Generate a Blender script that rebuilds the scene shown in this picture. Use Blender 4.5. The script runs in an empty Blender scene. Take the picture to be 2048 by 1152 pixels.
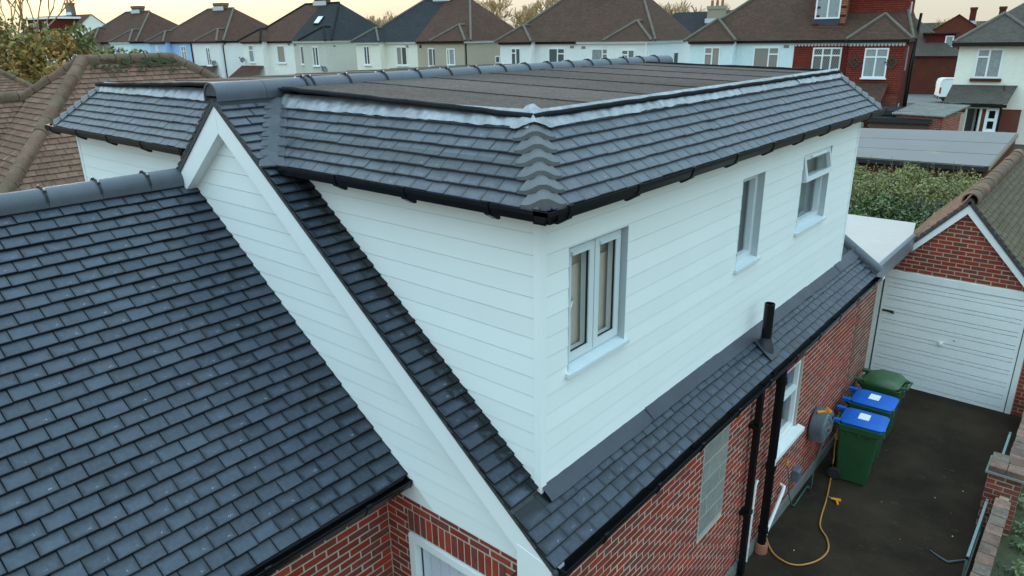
import bpy, bmesh, math, random
from mathutils import Vector, Matrix, noise
random.seed(7)
V = Vector
scn = bpy.context.scene
col = scn.collection
# ------------------------------------------------------------------ camera
CAM = V((2.768, -3.542, 6.423)); PITCH, YAW, ROLL, FPX = 19.497, 40.437, -0.897, 1421.57
_p, _y, _r = (math.radians(a) for a in (PITCH, YAW, ROLL))
FW = V((-math.sin(_y)*math.cos(_p), math.cos(_y)*math.cos(_p), -math.sin(_p)))
_rt = V((math.cos(_y), math.sin(_y), 0)); _up = _rt.cross(FW)
RT = _rt*math.cos(_r)+_up*math.sin(_r); UP = -_rt*math.sin(_r)+_up*math.cos(_r)
cd = bpy.data.cameras.new('camera'); cam = bpy.data.objects.new('camera', cd); col.objects.link(cam)
cd.sensor_width = 36; cd.lens = FPX/2048*36; cd.clip_start = .05; cd.clip_end = 3000
m = Matrix((RT, UP, -FW)).transposed().to_4x4(); m.translation = CAM; cam.matrix_world = m
scn.camera = cam
# ------------------------------------------------------------------ world and sun (dusk, sun low behind thin cloud on the left)
SUN_AZ, SUN_EL = 67.0, 6.0          # degrees left of +Y, above horizon
w = bpy.data.worlds.new('World'); scn.world = w; w.use_nodes = True
nt = w.node_tree; nt.nodes.clear()
out = nt.nodes.new('ShaderNodeOutputWorld'); bg = nt.nodes.new('ShaderNodeBackground'); sky = nt.nodes.new('ShaderNodeTexSky')
sky.sky_type = 'NISHITA'; sky.sun_disc = False; sky.sun_elevation = math.radians(SUN_EL); sky.sun_rotation = math.radians(-SUN_AZ)
sky.altitude = 50; sky.air_density = 1.0; sky.dust_density = 6.0; sky.ozone_density = 1.5
bg.inputs[1].default_value = .03; nt.links.new(sky.outputs[0], bg.inputs[0])
veil = nt.nodes.new('ShaderNodeBackground');  veil.inputs[1].default_value = 1.0   # cloud veil over the whole sky, overcast-style brightening overhead added to light the walls (1 + k sin elevation)
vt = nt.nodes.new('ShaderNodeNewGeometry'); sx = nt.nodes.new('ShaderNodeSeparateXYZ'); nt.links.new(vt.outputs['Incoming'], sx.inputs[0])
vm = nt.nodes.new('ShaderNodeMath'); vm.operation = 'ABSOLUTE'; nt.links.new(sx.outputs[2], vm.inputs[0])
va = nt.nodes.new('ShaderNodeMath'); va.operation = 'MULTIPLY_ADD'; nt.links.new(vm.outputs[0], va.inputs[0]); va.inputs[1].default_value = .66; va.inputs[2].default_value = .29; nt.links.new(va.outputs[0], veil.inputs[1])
vr = nt.nodes.new('ShaderNodeValToRGB'); nt.links.new(vm.outputs[0], vr.inputs[0]); vr.color_ramp.elements[0].color = (.86, .80, .64, 1); vr.color_ramp.elements[1].color = (.58, .86, 1.0, 1); vr.color_ramp.elements[1].position = .30; nt.links.new(vr.outputs[0], veil.inputs[0])  # veil made bluer overhead to tint the light on the walls
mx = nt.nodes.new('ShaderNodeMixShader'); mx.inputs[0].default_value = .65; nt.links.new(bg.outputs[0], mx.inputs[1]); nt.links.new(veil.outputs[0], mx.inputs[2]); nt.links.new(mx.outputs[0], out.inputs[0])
sl = bpy.data.lights.new('sun', 'SUN'); sl.energy = .5; sl.angle = math.radians(12); sl.color = (1, .86, .68)
so = bpy.data.objects.new('sun', sl); col.objects.link(so)
sd = V((-math.sin(math.radians(SUN_AZ))*math.cos(math.radians(SUN_EL)), math.cos(math.radians(SUN_AZ))*math.cos(math.radians(SUN_EL)), math.sin(math.radians(SUN_EL))))
so.rotation_euler = sd.to_track_quat('Z', 'Y').to_euler()
scn.view_settings.view_transform = 'Standard'; scn.view_settings.look = 'None'; scn.view_settings.gamma = 1
scn.view_settings.exposure = 2.2
# ------------------------------------------------------------------ pixel helpers (photo pixel -> ray -> known surface)
def ray(u, v): return FW*FPX+RT*(u-1024)-UP*(v-576)
def at_plane(u, v, n, d):
    r = ray(u, v); n = V(n); return CAM+r*((d-n.dot(CAM))/n.dot(r))
def at_x(u, v, x): return at_plane(u, v, (1, 0, 0), x)
def at_y(u, v, y): return at_plane(u, v, (0, 1, 0), y)
def at_z(u, v, z): return at_plane(u, v, (0, 0, 1), z)
def pix(P):
    d = V(P)-CAM; z = d.dot(FW)
    if z < .05: return None
    return 1024+FPX*d.dot(RT)/z, 576-FPX*d.dot(UP)/z
def score(P, n, area):
    q = pix(P)
    if q is None or not (-30 < q[0] < 2078 and -30 < q[1] < 1182): return 0
    d = V(P)-CAM; c = -n.dot(d.normalized())
    return max(0, c)*area/d.length_squared
# ------------------------------------------------------------------ materials
def new_mat(name):
    m = bpy.data.materials.new(name); m.use_nodes = True
    t = m.node_tree; b = t.nodes['Principled BSDF']; return m, t, b
class N:
    def __init__(s, t): s.t = t
    def __call__(s, typ, ins=None, **kw):
        n = s.t.nodes.new('ShaderNode'+typ)
        for k, v in kw.items(): setattr(n, k, v)
        for k, v in (ins or {}).items():
            if hasattr(v, 'is_output') or hasattr(v, 'links'): s.t.links.new(v, n.inputs[k])
            else: n.inputs[k].default_value = v
        return n
    def math(s, op, a, b=None, clamp=False):
        n = s('Math', operation=op, use_clamp=clamp)
        for i, x in enumerate((a, b)):
            if x is None: continue
            if hasattr(x, 'links'): s.t.links.new(x, n.inputs[i])
            else: n.inputs[i].default_value = x
        return n.outputs[0]
    def mix(s, f, a, b):
        n = s('Mix', data_type='RGBA')
        for k, x in ((0, f), (6, a), (7, b)):
            if hasattr(x, 'links'): s.t.links.new(x, n.inputs[k])
            else: n.inputs[k].default_value = x if k == 0 else (*x[:3], 1)
        return n.outputs[2]
    def ramp(s, f, stops):
        n = s('ValToRGB', {'Fac': f}); e = n.color_ramp.elements
        while len(e) < len(stops): e.new(.5)
        for i, (p, c) in enumerate(stops):
            e[i].position = p; e[i].color = (*c, 1) if not isinstance(c, (int, float)) else (c, c, c, 1)
        return n.outputs[0]
    def noise(s, vec, scale, detail=4, rough=.55):
        i = {'Scale': scale, 'Detail': detail, 'Roughness': rough}
        if vec is not None: i['Vector'] = vec
        return s('TexNoise', i).outputs['Fac']
    def rnd(s):
        a = s('ObjectInfo').outputs['Random']; b = s('NewGeometry').outputs['Random Per Island']
        return s.math('FRACT', s.math('ADD', a, b))
def sc(c, k): return tuple(x*k for x in c[:3])
def mat(name, c, rough=.6, var=0., ns=(), bump=None, spec=.5, metal=0., coord='Position', tint=None):
    """base colour, per-piece variation, noise layers [(scale, amount)], bump (scale, strength)"""
    m, t, b = new_mat(name); n = N(t)
    pos = n('NewGeometry').outputs['Position'] if coord == 'Position' else n('TexCoord').outputs[coord]
    cc = n('RGB'); cc.outputs[0].default_value = (*c, 1); c_ = cc.outputs[0]
    if var:
        r = n.rnd(); c_ = n.mix(r, sc(c, 1-var), sc(c, 1+var))
        if tint:
            r2 = n.math('FRACT', n.math('MULTIPLY', r, 7.31))
            c_ = n.mix(n.math('MULTIPLY', r2, tint[1]), c_, tint[0])
    for s_, amt in ns:
        f = n.noise(pos, s_); f = n.math('ADD', n.math('MULTIPLY', n.math('SUBTRACT', f, .5), amt*3), 1)
        mm = n('Mix', {0: 1.0}, data_type='RGBA', blend_type='MULTIPLY'); t.links.new(c_, mm.inputs[6]); t.links.new(f, mm.inputs[7]); c_ = mm.outputs[2]
    t.links.new(c_, b.inputs['Base Color'])
    b.inputs['Roughness'].default_value = rough; b.inputs['Metallic'].default_value = metal; b.inputs['Specular IOR Level'].default_value = spec
    if bump:
        f = n.noise(pos, bump[0], 6); bn = n('Bump', {'Strength': bump[1], 'Distance': .01, 'Height': f}); t.links.new(bn.outputs[0], b.inputs['Normal'])
    return m
def tile_mat(name, base, edge, rough, wet=.6, spots=True, moss=None, var=.18, flat=None):
    """uv: x across the tile 0..1, y up from the tail in exposed heights"""
    m, t, b = new_mat(name); n = N(t)
    uv = n('UVMap').outputs[0]; pos = n('NewGeometry').outputs['Position']
    s = n('SeparateXYZ', {0: uv}); u, v = s.outputs[0], s.outputs[1]; r = n.rnd()
    r2 = n.math('FRACT', n.math('MULTIPLY', r, 13.7)); r3 = n.math('FRACT', n.math('MULTIPLY', r, 31.3))
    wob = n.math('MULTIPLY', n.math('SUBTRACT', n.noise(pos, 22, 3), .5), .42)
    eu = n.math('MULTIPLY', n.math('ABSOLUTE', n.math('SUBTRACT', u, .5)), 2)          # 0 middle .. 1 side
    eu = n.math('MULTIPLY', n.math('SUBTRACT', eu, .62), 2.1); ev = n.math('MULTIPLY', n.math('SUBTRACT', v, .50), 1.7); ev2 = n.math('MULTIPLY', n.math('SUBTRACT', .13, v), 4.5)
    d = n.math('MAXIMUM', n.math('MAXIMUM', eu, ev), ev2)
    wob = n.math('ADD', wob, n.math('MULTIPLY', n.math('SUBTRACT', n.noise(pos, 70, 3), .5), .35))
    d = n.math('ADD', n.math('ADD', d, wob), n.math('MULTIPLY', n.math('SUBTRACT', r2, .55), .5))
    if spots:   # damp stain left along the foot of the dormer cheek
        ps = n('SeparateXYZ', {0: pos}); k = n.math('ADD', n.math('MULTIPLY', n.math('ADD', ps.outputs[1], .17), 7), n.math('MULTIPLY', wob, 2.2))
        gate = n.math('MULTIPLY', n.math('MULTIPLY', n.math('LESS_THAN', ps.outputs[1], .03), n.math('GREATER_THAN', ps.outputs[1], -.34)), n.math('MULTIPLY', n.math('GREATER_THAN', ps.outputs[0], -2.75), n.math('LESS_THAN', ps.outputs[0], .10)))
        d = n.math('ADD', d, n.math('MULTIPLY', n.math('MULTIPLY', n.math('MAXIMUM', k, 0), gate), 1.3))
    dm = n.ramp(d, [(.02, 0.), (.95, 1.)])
    c1 = n.mix(r, sc(base, 1-var), sc(base, 1+var)); c1 = n.mix(n.math('MULTIPLY', r3, .5), c1, (base[0]*1.12, base[1]*.98, base[2]*.96))
    c1 = n.mix(n.ramp(n.noise(pos, 9, 5), [(.38, 0.), (.66, .5)]), c1, sc(base, .55)); c1 = n.mix(n.ramp(n.noise(pos, 34, 4, .7), [(.42, 0.), (.68, .4)]), c1, sc(base, 1.6))
    c1 = n.mix(n.ramp(n.noise(pos, 160, 3, .7), [(.45, 0.), (.75, .30)]), c1, sc(base, 1.7))
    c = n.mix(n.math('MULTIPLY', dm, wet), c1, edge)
    if spots:
        q = n('Vector' 'Math', operation='MULTIPLY'); t.links.new(uv, q.inputs[0]); q.inputs[1].default_value = (1, .6, 1)
        cx = n.math('ADD', .35, n.math('MULTIPLY', r3, .4))
        du = n.math('ABSOLUTE', n.math('SUBTRACT', u, cx)); dv = n.math('ABSOLUTE', n.math('SUBTRACT', v, .26))
        near = n.math('SUBTRACT', 1, n.math('ADD', n.math('MULTIPLY', du, 5.5), n.math('MULTIPLY', dv, 7)))
        k = n.math('ADD', near, n.math('MULTIPLY', n.math('SUBTRACT', n.noise(pos, 95, 4, .7), .56), 7))
        k = n.math('MULTIPLY', n.ramp(k, [(.55, 0.), (.9, 1.)]), n.math('MULTIPLY', n.math('GREATER_THAN', near, 0), n.math('GREATER_THAN', r2, .45)))
        c = n.mix(n.math('MULTIPLY', k, n.math('MULTIPLY', r3, .75)), c, (.42, .48, .54))
    b.inputs['Specular IOR Level'].default_value = .1 if moss else .28
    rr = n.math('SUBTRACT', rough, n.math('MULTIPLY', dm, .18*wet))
    if moss:
        k = n.ramp(n.math('ADD', n.noise(pos, 5, 6, .7), n.math('MULTIPLY', v, .05)), [(moss[1], 0.), (moss[1]+.05, 1.)])
        c = n.mix(k, c, moss[0]); k2 = n.ramp(n.noise(pos, 14, 4, .6), [(.66, 0.), (.7, 1.)]); c = n.mix(n.math('MULTIPLY', k2, .6), c, moss[2])
    t.links.new(c, b.inputs['Base Color']); t.links.new(rr, b.inputs['Roughness'])
    bn = n('Bump', {'Strength': .35, 'Distance': .004, 'Height': n.noise(pos, 60, 6, .7)}); t.links.new(bn.outputs[0], b.inputs['Normal'])
    return m
def roof_far_mat(name, c1, c2, moss=.0, rw=.165, rh=.10):
    """far roof covering: courses too small to build, uv in metres"""
    m, t, b = new_mat(name); n = N(t); uv = n('UVMap').outputs[0]; pos = n('NewGeometry').outputs['Position']
    br = n('TexBrick', {'Vector': uv, 'Scale': 1.0, 'Mortar Size': .012, 'Mortar Smooth': .2, 'Brick Width': rw, 'Row Height': rh, 'Color1': (*c1, 1), 'Color2': (*c2, 1), 'Mortar': (*sc(c1, .35), 1)})
    c = br.outputs[0]
    c = n.mix(n.ramp(n.noise(pos, 1.3, 6), [(.4, 0.), (.75, .55)]), c, sc(c1, .5))
    c = n.mix(n.ramp(n.noise(pos, 11, 5, .7), [(.55, 0.), (.7, .4)]), c, sc(c2, 1.7))
    if moss: c = n.mix(n.ramp(n.noise(pos, 2.2, 6, .7), [(.62-moss*.2, 0.), (.72-moss*.2, .8)]), c, (.045, .05, .02))
    t.links.new(c, b.inputs['Base Color']); b.inputs['Roughness'].default_value = .95; b.inputs['Specular IOR Level'].default_value = .1
    s = n('SeparateXYZ', {0: uv}); saw = n.math('FRACT', n.math('DIVIDE', s.outputs[1], rh))
    h = n.math('ADD', n.math('MULTIPLY', br.outputs['Fac'], -.6), n.math('MULTIPLY', saw, -1))
    bn = n('Bump', {'Strength': .9, 'Distance': .02, 'Height': h}); t.links.new(bn.outputs[0], b.inputs['Normal'])
    return m
def glass_mat(name, refl=.10, tint=(.97, .985, .985)):
    m, t, b = new_mat(name); n = N(t); t.nodes.remove(b)
    tr = n('BsdfTransparent', {'Color': (*tint, 1)}); gl = n('BsdfGlossy', {'Roughness': .02})
    fr = n.math('ADD', n.math('MULTIPLY', n.math('POWER', n('LayerWeight', {'Blend': .5}).outputs['Facing'], 4), .7), refl, True)
    mx = n('MixShader', {0: fr, 1: tr.outputs[0], 2: gl.outputs[0]}); t.links.new(mx.outputs[0], t.nodes['Material Output'].inputs[0])
    return m
M = {}
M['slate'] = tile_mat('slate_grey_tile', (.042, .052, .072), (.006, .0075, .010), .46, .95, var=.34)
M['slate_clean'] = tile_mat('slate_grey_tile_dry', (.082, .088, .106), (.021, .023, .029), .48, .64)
M['old_tile'] = tile_mat('weathered_brown_tile', (.165, .096, .068), (.05, .032, .024), .92, .4, False, ((.03, .034, .012), .66, (.27, .22, .16)), .42)
M['old_tile2'] = tile_mat('weathered_dark_tile', (.105, .082, .055), (.04, .032, .022), .9, .4, False, ((.04, .045, .02), .64, (.2, .19, .15)), .25)
M['ridge'] = mat('ridge_tile_concrete', (.06, .067, .085), .5, .12, [(7, .18), (90, .12)], (120, .25))
M['ridge_old'] = mat('old_ridge_tile', (.155, .092, .065), .95, .15, [(5, .3), (30, .25)], (40, .6), .1, tint=((.10, .09, .06), .5))
M['bonnet'] = mat('bonnet_tile', (.095, .096, .102), .6, .1, [(7, .15), (60, .12)], (90, .3))
M['mortar_dark'] = mat('dark_mortar', (.05, .052, .056), .9, 0, [(20, .2)], (60, .6))
M['lead'] = mat('lead_bright', (.27, .275, .295), .40, .08, [(5, .3), (18, .3)], (14, .9), metal=.6)
M['lead_dull'] = mat('lead_dull', (.042, .045, .06), .5, .1, [(3, .25), (30, .15)], (12, .35), metal=.3)
M['felt'] = mat('mineral_felt', (.092, .071, .064), .95, .14, [(.8, .2), (26, .5), (60, .5), (7, .16)], (120, 1.0), .1)
M['felt_edge'] = mat('bitumen_edge', (.016, .016, .018), .9, 0, [(20, .3)], (60, .8), .12)
M['clad'] = mat('white_cladding', (.80, .83, .82), .5, .025, [(1.5, .03)], None)
def _clad():
    m = M['clad']; t = m.node_tree; n = N(t); b = t.nodes['Principled BSDF']
    mp = n('Mapping', {'Scale': (8, 8, 90)}); t.links.new(n('NewGeometry').outputs['Position'], mp.inputs[0])
    bn = n('Bump', {'Strength': .12, 'Distance': .004, 'Height': n.noise(mp.outputs[0], 3, 5, .6)}); t.links.new(bn.outputs[0], b.inputs['Normal'])
_clad()
M['white'] = mat('white_upvc', (.80, .82, .82), .35, 0, [(3, .02)])
M['white_paint'] = mat('white_paint', (.72, .73, .72), .55, 0, [(4, .08), (40, .05)], (50, .15))
M['frame_grey'] = mat('pale_grey_upvc', (.60, .655, .67), .4, 0, [(3, .02)])
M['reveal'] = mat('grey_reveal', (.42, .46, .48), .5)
M['sill_grey'] = mat('painted_sill', (.62, .68, .71), .45, 0, [(8, .04)])
M['black'] = mat('black_plastic', (.005, .005, .006), .3, 0, [(6, .2)], None, .3)
M['black_matt'] = mat('black_matt', (.015, .015, .016), .7)
M['brick'] = mat('red_brick', (.315, .044, .025), .9, .22, [(14, .22), (120, .15)], (90, .5), .15, tint=((.15, .05, .042), .9))
M['brick_dirty'] = mat('aged_red_brick', (.24, .062, .04), .9, .28, [(14, .25), (120, .15)], (90, .5), .15, tint=((.10, .06, .05), .9))
M['brick_pale'] = mat('weathered_wall_brick', (.19, .105, .08), .95, .35, [(9, .4), (35, .35)], (70, .6), .15, tint=((.14, .12, .10), .8))
M['mortar'] = mat('pale_mortar', (.46, .41, .34), .95, 0, [(6, .15), (60, .15)], (80, .5))
M['mortar_brown'] = mat('brown_mortar', (.40, .31, .23), .95, 0, [(6, .2)], (80, .5))
M['concrete'] = mat('concrete_block', (.23, .23, .21), .95, .1, [(7, .2), (50, .2)], (60, .8))
M['render_plinth'] = mat('grey_render', (.16, .15, .14), .95, 0, [(4, .25), (40, .2)], (30, .5))
M['grp'] = mat('pale_flat_roof', (.40, .345, .315), .6, 0, [(1.6, .07), (12, .05)], (30, .1))
M['grey_trim'] = mat('grey_trim', (.15, .165, .185), .35, 0, [(5, .08)])
M['door'] = mat('pale_door', (.60, .65, .74), .4)
M['alu'] = mat('metal_screw', (.6, .6, .6), .35, metal=1)
M['garage_door'] = mat('white_garage_door', (.80, .81, .81), .45, 0, [(1.3, .05), (18, .06)])
M['glass'] = glass_mat('window_glass', .03)
M['glass_dark'] = mat('dark_window_glass', (.012, .015, .018), .04, spec=1.)
M['glass_mid'] = mat('grey_window_glass', (.10, .115, .12), .06, spec=1.)
M['glass_net'] = mat('net_curtain_glass', (.24, .27, .28), .25, 0, [(9, .4)], spec=1.)
M['glass_blind'] = mat('blind_behind_glass', (.26, .23, .20), .15, spec=.8)
M['blind'] = mat('beige_blind', (.70, .58, .49), .9, 0, [(3, .1)])
M['room'] = mat('backing_panel', (.16, .15, .14), .9)
M['curtain'] = mat('grey_reflection', (.22, .255, .275), .9)  # reflected sky and neighbour put into the colour of the panel behind the panes
M['reflection_blue'] = mat('blue_reflection', (.05, .11, .24), .8)  # blue of the reflection in the panes, put into the panel colour
M['bin_green'] = mat('green_bin_plastic', (.016, .066, .022), .5, .05, [(4, .2)], (140, .2))
M['bin_lid_green'] = mat('green_lid_plastic', (.035, .085, .035), .42, 0, [(4, .15)], (140, .15))
M['bin_blue'] = mat('blue_lid_plastic', (.004, .095, .44), .45, .05, [(4, .12)], (140, .15), .3)
M['rubber'] = mat('black_rubber', (.012, .012, .012), .8)
M['hose_green'] = mat('green_hose', (.035, .11, .085), .5)
M['hose_orange'] = mat('orange_hose', (.42, .18, .035), .5, 0, [(5, .12)])
M['orange'] = mat('orange_plastic', (.75, .25, .02), .45)
M['reel'] = mat('grey_reel_plastic', (.10, .115, .135), .5, 0, [(9, .1)])
M['copper'] = mat('brass_fitting', (.35, .2, .1), .4, metal=.8)
M['clay'] = mat('clay_pipe', (.3, .11, .06), .8, 0, [(20, .2)])
M['gate'] = mat('green_grey_painted_steel', (.13, .17, .17), .6, 0, [(10, .25)])
M['sticker'] = mat('paper_sticker', (.72, .72, .70), .7, 0, [(60, .22)])
M['chimney'] = mat('chimney_brick', (.15, .10, .07), .9, 0, [(4, .25), (18, .2)], (25, .6))
M['leadw'] = mat('chimney_flashing', (.5, .52, .54), .6)
M['wood'] = mat('weathered_wood', (.22, .17, .12), .85, .1, [(12, .25)])
M['dark_wood'] = mat('dark_fence_wood', (.10, .055, .04), .85, .15, [(8, .3)])
M['corr'] = mat('corrugated_sheet', (.23, .22, .20), .9, 0, [(2.5, .35), (16, .3)])
def asphalt():
    m, t, b = new_mat('dark_asphalt'); n = N(t); pos = n('NewGeometry').outputs['Position']
    c = n.mix(n.ramp(n.noise(pos, .9, 6, .6), [(.35, 0.), (.75, 1.)]), (.018, .0115, .0075), (.050, .034, .022))
    c = n.mix(n.ramp(n.noise(pos, 140, 3, .8), [(.5, 0.), (.8, .55)]), c, (.085, .08, .072))
    mp = n('Mapping', {'Scale': (2.2, 5, 1), 'Rotation': (0, 0, .5)}); t.links.new(pos, mp.inputs[0])
    c = n.mix(n.ramp(n.noise(mp.outputs[0], 1.5, 6, .75), [(.60, 0.), (.74, .6)]), c, (.11, .088, .068))
    t.links.new(c, b.inputs['Base Color']); b.inputs['Roughness'].default_value = .95; b.inputs['Specular IOR Level'].default_value = .08
    bn = n('Bump', {'Strength': .6, 'Distance': .006, 'Height': n.noise(pos, 120, 5, .8)}); t.links.new(bn.outputs[0], b.inputs['Normal']); return m
M['asphalt'] = asphalt()
M['soil'] = mat('garden_ground', (.045, .05, .022), .95, 0, [(.8, .3), (6, .3), (50, .3)], (40, .9))
M['grass'] = mat('grass_blades', (.05, .075, .02), .8, .35)
M['road'] = mat('grey_road', (.10, .10, .10), .9, 0, [(2, .15)])
def leaf(name, a, b_, rough=.6):
    m, t, b = new_mat(name); n = N(t); r = n.rnd(); t.links.new(n.mix(r, a, b_), b.inputs['Base Color']); b.inputs['Roughness'].default_value = rough; return m
M['leaf_hedge'] = leaf('hedge_leaf', (.022, .045, .010), (.13, .16, .045), .5)
M['leaf_hedge2'] = leaf('feathery_leaf', (.13, .145, .045), (.27, .25, .09), .7)
M['leaf_autumn'] = leaf('autumn_leaf', (.26, .20, .04), (.34, .15, .035), .7)
M['leaf_green'] = leaf('olive_leaf', (.08, .085, .022), (.20, .18, .04), .7)
M['leaf_yellow'] = leaf('yellow_leaf', (.40, .26, .02), (.55, .36, .04), .6)
M['bark'] = mat('bark', (.11, .085, .06), .9, 0, [(8, .3)])
M['twig'] = mat('pale_twig', (.36, .23, .11), .9, .2)
M['dark_bark'] = mat('dark_bark', (.03, .028, .026), .9)
# ------------------------------------------------------------------ mesh builder and scene helpers
class MB:
    def __init__(s): s.v = []; s.f = []; s.uv = []; s.has_uv = False
    def face(s, pts, uv=None):
        i = len(s.v); s.v += [tuple(p) for p in pts]; s.f.append(tuple(range(i, i+len(pts))))
        s.uv.append(uv or [(0, 0)]*len(pts)); s.has_uv |= uv is not None; return s
    def faces(s, vs, fs):
        i = len(s.v); s.v += [tuple(p) for p in vs]
        for f in fs: s.f.append(tuple(i+k for k in f)); s.uv.append([(0, 0)]*len(f))
        return s
    def box(s, a, b):
        x0, y0, z0 = (min(p, q) for p, q in zip(a, b)); x1, y1, z1 = (max(p, q) for p, q in zip(a, b))
        return s.faces([(x0, y0, z0), (x1, y0, z0), (x1, y1, z0), (x0, y1, z0), (x0, y0, z1), (x1, y0, z1), (x1, y1, z1), (x0, y1, z1)],
                       [(0, 3, 2, 1), (4, 5, 6, 7), (0, 1, 5, 4), (1, 2, 6, 5), (2, 3, 7, 6), (3, 0, 4, 7)])
    def fbox(s, F, a, b):
        """box in a frame F(u, out, z)"""
        t = MB().box(a, b); return s.faces([F(*p) for p in t.v], t.f)
    def prism(s, pts, vec):
        n = len(pts); vec = V(vec); P = [V(p) for p in pts]; Q = [p+vec for p in P]
        return s.faces(P+Q, [tuple(reversed(range(n))), tuple(range(n, 2*n))]+[(i, (i+1) % n, n+(i+1) % n, n+i) for i in range(n)])
    def tube(s, pts, r, n=8, caps=True, flat=1.):
        P = [V(p) for p in pts]; rr = r if isinstance(r, (list, tuple)) else [r]*len(P); k = len(P); vs = []
        up = None
        for i in range(k):
            d = (P[min(i+1, k-1)]-P[max(i-1, 0)]).normalized()
            if up is None: up = d.orthogonal().normalized()
            up = (up-d*up.dot(d)); up = up.normalized() if up.length > 1e-6 else d.orthogonal().normalized()
            sd_ = d.cross(up)
            for j in range(n):
                a = 2*math.pi*j/n; vs.append(P[i]+up*math.cos(a)*rr[i]+sd_*math.sin(a)*rr[i]*flat)
        fs = [(i*n+j, i*n+(j+1) % n, (i+1)*n+(j+1) % n, (i+1)*n+j) for i in range(k-1) for j in range(n)]
        if caps: fs += [tuple(reversed(range(n))), tuple(range((k-1)*n, k*n))]
        return s.faces(vs, fs)
    def lathe(s, prof, c, n=16, axis=V((0, 0, 1))):
        """profile [(radius, height)] about an axis through c"""
        ax = V(axis).normalized(); u = ax.orthogonal().normalized(); w_ = ax.cross(u); c = V(c); vs = []; k = len(prof)
        for r, h in prof:
            for j in range(n):
                a = 2*math.pi*j/n; vs.append(c+ax*h+(u*math.cos(a)+w_*math.sin(a))*r)
        fs = [(i*n+j, i*n+(j+1) % n, (i+1)*n+(j+1) % n, (i+1)*n+j) for i in range(k-1) for j in range(n)]
        fs += [tuple(reversed(range(n))), tuple(range((k-1)*n, k*n))]
        return s.faces(vs, fs)
    def add(s, o, Mx):
        i = len(s.v); s.v += [tuple(Mx @ V(p)) for p in o.v]; s.f += [tuple(i+k for k in f) for f in o.f]; s.uv += o.uv; s.has_uv |= o.has_uv
    def mesh(s, name, m=None, smooth=False, fix=True):
        me = bpy.data.meshes.new(name); me.from_pydata(s.v, [], s.f)
        if s.has_uv:
            l = me.uv_layers.new(name='UVMap'); flat = [c for f in s.uv for p in f for c in p]; l.data.foreach_set('uv', flat)
        if fix:
            bm = bmesh.new(); bm.from_mesh(me); bmesh.ops.remove_doubles(bm, verts=bm.verts, dist=1e-5)
            bmesh.ops.recalc_face_normals(bm, faces=bm.faces); bm.to_mesh(me); bm.free()
        if smooth:
            me.polygons.foreach_set('use_smooth', [True]*len(me.polygons))
            if smooth != 'all': me.set_sharp_from_angle(angle=math.radians(40))
        if m: me.materials.append(m)
        me.update(); return me
    def build(s, name, m, parent=None, smooth=False, fix=True, **kw): return link(name, s.mesh(name, M[m] if isinstance(m, str) else m, smooth, fix), parent, **kw)
def link(name, me, parent=None, mx=None, label=None, cat=None, group=None, kind=None):
    o = bpy.data.objects.new(name, me); col.objects.link(o)
    if mx is not None: o.matrix_basis = mx
    if parent is not None:
        o.parent = parent
        if parent.type == 'EMPTY': o.matrix_parent_inverse = Matrix.Translation(-V(parent['_l']))
    return tag(o, label, cat, group, kind)
def tag(o, label=None, cat=None, group=None, kind=None):
    for k, v in (('label', label), ('category', cat), ('group', group), ('kind', kind)):
        if v: o[k] = v
    return o
THINGS = []
def thing(name, label, cat, loc=(0, 0, 0), group=None):
    o = bpy.data.objects.new(name, None); col.objects.link(o); o.location = loc; o['_l'] = tuple(loc); o.empty_display_size = .2
    THINGS.append(o); return tag(o, label, cat, group)
def copy_tree(o, parent=None):
    c = o.copy(); col.objects.link(c)
    if parent is not None: inv = o.matrix_parent_inverse.copy(); c.parent = parent; c.matrix_parent_inverse = inv
    for ch in [x for x in bpy.data.objects if x.parent == o and x != c]: copy_tree(ch, c)
    return c
def axes(O, X, Y, Z):
    m = Matrix((V(X), V(Y), V(Z))).transposed().to_4x4(); m.translation = V(O); return m
def clip(poly, hp):
    """poly [(x,y)], half plane (a,b,c): keep a*x+b*y<=c"""
    a, b, c = hp; out = []
    for i in range(len(poly)):
        p, q = poly[i], poly[(i+1) % len(poly)]; dp, dq = a*p[0]+b*p[1]-c, a*q[0]+b*q[1]-c
        if dp <= 0: out.append(p)
        if (dp < 0 < dq) or (dq < 0 < dp):
            t = dp/(dp-dq); out.append((p[0]+(q[0]-p[0])*t, p[1]+(q[1]-p[1])*t))
    return out
def area(p): return .5*sum(p[i][0]*p[(i+1) % len(p)][1]-p[(i+1) % len(p)][0]*p[i][1] for i in range(len(p))) if len(p) > 2 else 0
def hps(poly):
    """half planes of a convex polygon"""
    if area(poly) < 0: poly = poly[::-1]
    r = []
    for i in range(len(poly)):
        (x0, y0), (x1, y1) = poly[i], poly[(i+1) % len(poly)]; r.append((y1-y0, -(x1-x0), (y1-y0)*x0-(x1-x0)*y0))
    return r
def clip_to(p, planes):
    for h in planes:
        p = clip(p, h)
        if len(p) < 3: return []
    return p
class Pool:
    """alike pieces: the `limit` that show largest become objects of their own, the rest one joined part"""
    def __init__(s, parent, name, m, rest, limit=300): s.p, s.n, s.m, s.r, s.l = parent, name, M[m], rest, limit; s.items = []; s.cache = {}
    def add(s, key, mb, mx, sc_): s.items.append((sc_, key, mb, mx))
    def done(s):
        s.items.sort(key=lambda t: -t[0]); big = [t for t in s.items[:s.l] if t[0] > 0]; rest = s.items[len(big):]
        for sc_, key, mb, mx in big:
            if key is None: me = mb.mesh(s.n, s.m, fix=False)
            else:
                if key not in s.cache: s.cache[key] = mb.mesh(s.n, s.m, fix=False)
                me = s.cache[key]
            link(s.n, me, s.p, mx)
        if rest:
            b = MB()
            for sc_, key, mb, mx in rest: b.add(mb, mx)
            b.build(s.r, s.m, s.p, fix=False, kind='stuff')
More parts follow.
